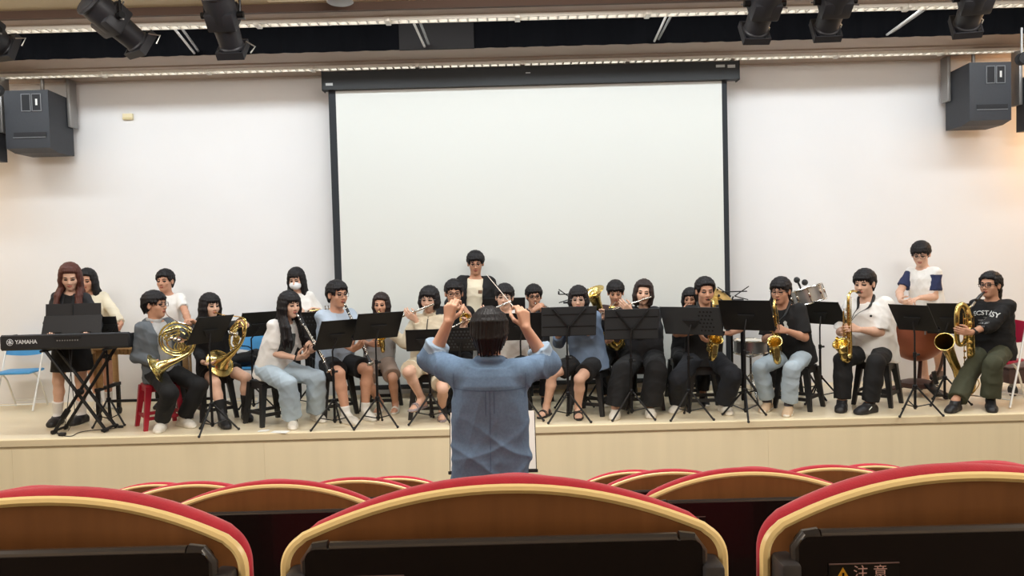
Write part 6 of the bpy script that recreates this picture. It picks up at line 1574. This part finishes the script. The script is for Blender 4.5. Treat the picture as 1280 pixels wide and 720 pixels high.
def bari(p):
    mt = m_brass; D = 7.97; W = lambda u, v, d=0.: P(u, v, D + d + .25 * min(1, max(0, (v - 408) / 62))); m = p.mouth
    t = thing('baritone_saxophone', 'large baritone saxophone held by the player with the ponytail', 'saxophone', W(1205, 480), group='saxophones'); b = MB()
    n = spline([m + A(-.02, -.02, 0), W(1217, 380, -.02), W(1211, 388), W(1208, 400)], 6); MB().tube(n[5:], np.linspace(.012, .017, len(n) - 5), 10).build('neck', m_silver, t, world=True)
    MB().tube([m, m * .6 + W(1217, 378, -.02) * .4, m * .25 + W(1217, 379, -.02) * .75], [.007, .018, .016], 10).build('mouthpiece', m_ebony, t, world=True)
    s = spline([W(1208, 398), W(1208, 412), W(1206.5, 425), W(1201, 431), W(1196.5, 425), W(1196, 400), W(1197, 387), W(1202, 381), W(1208, 386), W(1211, 400), W(1213, 440), W(1215, 475), W(1214, 486), W(1208, 491), W(1202, 487), W(1200, 478)], 6)
    MB().tube(s, np.linspace(.017, .042, len(s)), 14).build('body_tube', mt, t, world=True)
    bell_flare([W(1200, 478), W(1196, 462, .0), W(1190, 448, -.02), W(1186, 438, -.05), W(1183, 431, -.10), W(1180.5, 427, -.16)], A(.040, .044, .048, .055, .068, .088), t, mt)
    b = MB()
    for v in np.arange(396, 474, 8.0):
        b.lathe([(0, 0), (.022, 0), (.022, .007), (0, .01)], W(1213 - .5, v, -.03), A(-.3, -1, .1), 12); b.lathe([(0, 0), (.014, 0), (.014, .006), (0, .008)], W(1206, v + 3, -.015), A(-.5, -1, 0), 10)
    for u in (1204, 1208, 1217): b.cyl(W(u, 392, -.03), W(u + 2, 470, -.035), .0045, n=6)
    b.build('keywork', mt, t, world=True); b = MB(); b.tube(spline([W(1219, 470, -.03), W(1224, 480, -.04), W(1216, 492, -.03)], 5), .005, 6); b.lathe([(0, 0), (.05, 0), (.05, .01), (0, .014)], W(1209, 480, -.045), A(0, -1, 0), 16); b.build('low_key_guard', mt, t, world=True)

def conductor():
    D = 4.35; fl = .18
    pd = thing('conductor_podium', 'low wooden podium under the conductor in the denim shirt', 'podium', (P(612, 500, D)[0], D - .1, 0))
    MB().box((0, 0, .15), (1.2, 1.0, .06), bev=.01).build('top', m_cream, pd); MB().box((0, 0, .06), (1.1, .9, .12), bev=.006).build('base', m_brown, pd)
    p = Person('conductor in a denim shirt seen from behind with both arms raised', hip(613, 560, D), (611, 386), floor=fl, yaw=180, lean=3, head=(0, -4, 0), skin=0, hs=1.1)
    # viewer's left is his left
    p.hand('L', P(565, 384, D + .20), d=A(.14, .06, 1), n=A(.35, .9, 0), curl=(.62, .72, .82, .9), pole=A(-.55, .35, -1)).hand('R', P(652, 392, D + .22), d=A(-.12, .12, 1), n=A(-.4, .85, 0), curl=(.55, .75, .85, .9), pole=A(.62, .35, -1)); p.solve(); p.root_thing(); p.body(.0042)
    q = folds(51, .007, 14, 4, .2); S0 = p.S; ho = p.hip.astype(np.float32); lx, tz = (-p.l2).astype(np.float32), p.t.astype(np.float32)
    def seedf(pt):
        r_ = pt - ho; x, z = r_ @ lx, r_ @ tz; rg = lambda a: (1 - np.abs(np.sin(a))) ** 2.2
        sm = lambda a: a * a * (3 - 2 * a); up = sm(np.clip((z - .26) / .14, 0, 1)); lo = 1 - sm(np.clip((z - .06) / .26, 0, 1))
        d = lo * (.011 * rg(17 * (z + .45 * x + .03 * np.sin(11 * x)) + .4) + .009 * rg(15 * (z - .55 * x + .035 * np.sin(9 * x + 1)) + 1.5))
        d = d + (1 - lo) * (1 - up) * .008 * rg(11 * (z * .6 + np.abs(x) * .9 + .04 * np.sin(14 * z)))
        far = np.clip((np.abs(x) - .19) / .05, 0, 1)
        d = d + far * .010 * rg(26 * (x + .35 * z + .02 * np.sin(30 * z)))
        nk = np.clip((np.hypot(x, z - .535 * S0) - .11) / .10, 0, 1)
        return ((q(pt) - d + .003) * nk).astype(np.float32)
    S = p.S
    o = p.top('denim_shirt', w_denim, 1.52, .030, -.17, 1.16, collar=0, seed=51, fold=0, arm_inf=.034, h=.0075) if False else None
    sd = SDF(.02); tab = p.torso_tab(.028, -.2, 1.2); tab = tab[tab[:, 0] <= .515 * S]; sd.loft(p.hip, p.l2, p.f2, p.t, tab, k=.03); sd.cone(p.neck - p.t * .07 * S, p.neck + p.t * .012 * S, .098 * S, .066 * S, k=.04)
    for side in 'LR':
        sh, el, wr = p.sh[side], p.el[side], p.wr[side]; sd.cone(p.neck - p.t * .05 * S, sh, .070 * S, .078 * S, k=.04)
        sd.cone(sh, el, .084 * S, .076 * S, k=.035); w = el + (wr - el) * .40; ax = nrm(wr - el); sd.cone(el, el + (wr - el) * .55, .074 * S, .066 * S, k=.03, clips=[(w, ax)])
        sd.cone(w - ax * .05, w + ax * .02, .075 * S, .074 * S, k=.003, m=1, clips=[(w + ax * .012, ax), (w - ax * .045, -ax)])
    # stand collar
    for i in range(18):
        a0, a1 = 2 * math.pi * i / 18, 2 * math.pi * (i + 1) / 18; r = .068 * S; c = p.neck + p.t * .022 * S
        pt = lambda a: c + p.l2 * r * math.cos(a) + p.f2 * r * math.sin(a) - p.t * .03 * S * max(0, math.sin(a)); sd.cone(pt(a0), pt(a1), .018, k=.008, m=2)
    sd.disp = seedf; o = sd.mesh(.0062, 'denim_shirt', [w_denim, mat('denim_inside', (150, 172, 194), .85, bump=(420, .2)), mat('denim_collar', (88, 112, 142), .85, bump=(420, .25))], p.root)
    st = mat('denim_seam', (82, 105, 136), .9); X, Y, N = -p.l2, p.t, -p.f2; o0 = p.hip + p.t * .40 * S
    def seam(pts, w=.004, nm='seam'):
        s = spline([(a, b) for a, b in pts], 8); V = []; F = []
        for i in range(len(s)):
            d = s[min(i + 1, len(s) - 1)] - s[max(i - 1, 0)]; d = d / (np.linalg.norm(d) + 1e-9); nn = A(-d[1], d[0]) * w / 2; V += [s[i] - nn, s[i] + nn]
            if i: F.append((2 * i - 2, 2 * i - 1, 2 * i + 1, 2 * i))
        decal(o, np.array(V), F, o0, X, Y, N, st, nm, p.root, .0025)
    seam([(-.20, .008), (-.1, .002), (0, 0), (.1, .002), (.20, .008)], .005, 'yoke_seam'); seam([(-.02, 0), (-.02, -.13)], .005, 'pleat_seam'); seam([(.024, 0), (.026, -.12)], .005, 'pleat_seam'); seam([(.002, .0), (.004, -.42)], .004, 'pleat_seam')
    for x in (-.195, .195): seam([(x, .09), (x * 1.0, .02), (x * .97, -.04)], .004, 'armhole_seam')
    p.bottom('trousers', w_dkjean, 1.95, .015); p.shoes(sh_blk, sole_blk); p.hair('short', 'black', bangs=.04, seed=30, vol=1.03, low=1.); p.glasses(m_gunmetal)
    # baton
    g = p.hands['R']['grip']; a = g + A(.01, .01, -.03); e = P(608, 343, D + .36); t = thing('baton', 'thin white baton in the right hand of the conductor', 'baton', a); ax = nrm(e - a)
    MB().lathe([(.004, -.02), (.010, -.01), (.011, .01), (.007, .04), (.003, .06)], a, ax, 12).build('handle', mat('baton_cork', (190, 160, 120), .6), t, world=True); MB().tube([a + ax * .05, e], [.0033, .0016], 8).build('shaft', mat('baton_white', (236, 234, 228), .4), t, world=True)
    # score on a black stand in front of him
    c = P(616, 552, 4.92); t = thing('music_stand', 'black stand with a white open score in front of the conductor', 'music stand', A(c[0], c[1], 0), group='music stands'); ti = math.radians(20)
    e1 = A(1, 0, 0); e2 = nrm(A(0, math.sin(ti), math.cos(ti))); n = np.cross(e1, e2); Q = lambda x, y, z=0: c + e1 * x + e2 * y + n * z; R = np.stack([e1, e2, n], 1)
    MB().box(Q(.0, 0, -.008), (.535, .36, .006), R).build('desk', m_standblk, t, world=True, smooth=False); MB().box(Q(0, -.185, .02), (.545, .016, .05), R).build('ledge', m_standblk, t, world=True, smooth=False)
    MB().tube([A(c[0], c[1] + .03, .05), A(c[0], c[1] + .03, c[2] - .1), Q(0, -.05, -.015)], .014, 8).build('pole', m_blackmetal, t, world=True)
    b = MB(); stand_tripod(b, A(c[0], c[1] + .03, 0), 1, .28); b.build('tripod', m_blackmetal, t, world=True)
    s = thing('score', 'white open score on the stand hidden behind the conductor', 'sheet music', Q(0, -.17, .0)); pm = mat('paper', (238, 236, 230), .8)
    for sg in (-1, 1):
        b = MB(); xs = np.linspace(0, .262, 9); V = []; F = []
        for z0 in (.0, .004):
            for y in (-.172, .185):
                for x in xs: V.append(Q(sg * x, y, .002 + z0 + .012 * math.sin(math.pi * x / .262) ** .7))
        for o_ in (0, 18):
            for i in range(8): F.append((o_ + i, o_ + i + 1, o_ + 9 + i + 1, o_ + 9 + i))
        b.add(V, F); b.build('page', pm, s, world=True, smooth=False)

def stands_and_props():
    L = 'black music stand '
    music_stand(L + 'beside the horn player with black boots', 263, 412, (266, 541), .34, .34, 0, 38, base_yaw=50, skew=.5)
    music_stand(L + 'behind and left of the clarinettist in light jeans', 324, 405, (318, 528), .42, .33, 0, 34, D=8.78, base_yaw=60, skew=.26)
    music_stand('perforated ' + L + 'behind the clarinettist in light jeans', 391, 408, (391, 512), .34, .36, 0, 24, 'perf', skew=-.1)
    music_stand(L + 'in front of the clarinettist in pale blue', 421, 418, (419, 536), .36, .35, 0, 34, skew=.31)
    music_stand(L + 'hiding the chin of the player with dark fringe', 473, 407, (473, 533), .44, .31, 0, 32, skew=.26)
    music_stand(L + 'in front of the flute player in beige', 531, 425, (539, 529), .37, .24, 4, 24)
    music_stand('perforated ' + L + 'beside the raised left elbow of the conductor', 577, 424, (577, 524), .31, .26, -6, 22, 'perf', base_yaw=35)
    music_stand(L + 'just right of the head of the conductor', 653, 408, (653, 525), .40, .30, 2, 22)
    music_stand(L + 'far back between the standing man and two seated players', 630, 385, (630, 495), .46, .24, 0, 20, D=8.7, leg=.18)
    music_stand('large ribbed ' + L + 'in front of the player with sandals', 711, 401.5, (711, 527), .54, .31, 2, 20, ribs=True)
    music_stand('wide ribbed ' + L + 'in front of the flute player in charcoal', 789.5, 405, (790, 524), .53, .33, -2, 22, ribs=True)
    music_stand('plain ' + L + 'in the gap behind two ribbed stands', 751, 401, (751, 512), .30, .22, 4, 18, D=8.62)
    music_stand('perforated ' + L + 'in front of the saxophonist all in black', 864, 401, (862, 524), .57, .31, 0, 26, 'halfperf', skew=-.18)
    music_stand(L + 'between the two central saxophonists', 933, 394, (932, 523), .50, .34, 0, 28, base_yaw=50, skew=-.18)
    music_stand(L + 'right of the saxophonist in light jeans', 1026, 391, (1026, 517), .46, .31, 0, 36, skew=-.46, D=8.45)
    music_stand(L + 'with its left edge beside the heavy-set saxophonist', 1141, 397, (1144, 519), .38, .31, 0, 34, skew=-.40)
    music_stand(L + 'behind the bell of the baritone saxophone', 1186, 398, (1181, 509), .45, .34, 0, 20, D=8.2, skew=0)
    music_stand('open wire music stand behind the player in blue with sandals', 717, 371, (717, 505), .32, .16, 0, 14, 'wire', D=8.62)
    music_stand('open wire music stand behind the central saxophonists', 916, 368, (916, 500), .34, .16, 0, 14, 'wire', D=8.7)
    music_stand('small ' + L + 'at the right end of the keyboard rest', 136, 407, (137, 524), .17, .20, 0, 16, base_yaw=20, leg=.17, D=8.2)
    folding_chair((P(27, 500, 9.32)[0], 9.32, SZ), math.radians(6), m_blueseat, 'blue and white folding chair by the left wall')
    q = P(313, 500, 9.2); folding_chair((q[0], 9.2, SZ), math.radians(-16), m_blueseat, 'blue folding chair far back behind the clarinettist in light jeans')
    bc = P(308, 446, 9.14); bc[2] = SZ + .55; t = thing('bag', 'black bag on the blue folding chair behind the clarinettist in light jeans', 'bag', A(bc[0], 9.14, SZ + .47)); q = SDF(.03); q.ell(bc, (.15, .11, .085)); q.ell(bc + A(.1, .02, .04), (.09, .09, .07)); q.ell(bc + A(-.1, -.03, -.01), (.09, .09, .06)); q.clip((0, 0, SZ + .469), (0, 0, -1)); q.disp = folds(77, .008, 26); q.mesh(.009, 'body', w_blk, t)
    MB().tube(spline([bc + A(-.1, -.05, .06), bc + A(-.06, -.1, .15), bc + A(.06, -.1, .15), bc + A(.1, -.04, .08)], 6), .010, 8, flat=.5).build('strap', w_blk, t, world=True)
    pm = mat('paper', (238, 236, 230), .8)
    for (u, v, w, d, a), lab in (((329, 539, .10, .07, 8), 'small white card on the floor under the stool of the clarinettist in light jeans'), ((350, 540.5, .17, .09, -12), 'white sheet on the floor beside the shoe of the clarinettist in light jeans')):
        g_ = G(u, v); a = math.radians(a); t = thing('paper_sheet', lab, 'paper', g_, a); MB().box((0, 0, .004), (w, d, .002)).build('sheet', pm, t, smooth=False); MB().box((.01, .008, .0065), (w * .9, d * .8, .002)).build('top_sheet', pm, t, smooth=False)
    keyboard(); marimba(); timpani(1146, 480, 8.78, .93, 'copper timpani with wooden frame behind the right music stands'); drum_kit(); cart()
    # cables on the floor by the keyboard
    b = MB(); g = lambda u, v: G(u, v) + UP * .006
    b.tube(spline([P(90, 436, 7.95), P(88, 470, 7.9), P(84, 510, 7.85), g(80, 536), g(72, 543), g(88, 546), g(100, 541), g(120, 538), g(136, 537), g(150, 535)], 8), .004, 6)
    t = thing('power_cable', 'thin black cable trailing on the floor below the keyboard', 'cable', G(90, 540)); b.build('cord', m_black, t, world=True)
    b = MB().tube(spline([P(86, 436, 7.96), P(90, 480, 7.9), P(93, 515, 7.88), g(86, 538), g(78, 546)], 8), .0035, 6); b.build('pedal_cord', m_black, t, world=True)
    MB().box(G(151, 535) + UP * .014, (.05, .03, .026), bev=.006).build('plug', m_black, t, world=True); MB().box(g(78, 545) + UP * .012, (.06, .045, .03), bev=.006).build('adapter', m_black, t, world=True)
setup_camera(); build_room(); build_screen(); build_hung(); build_seats(); build_lights()
people_left(); people_mid(); people_right(); conductor(); stands_and_props()
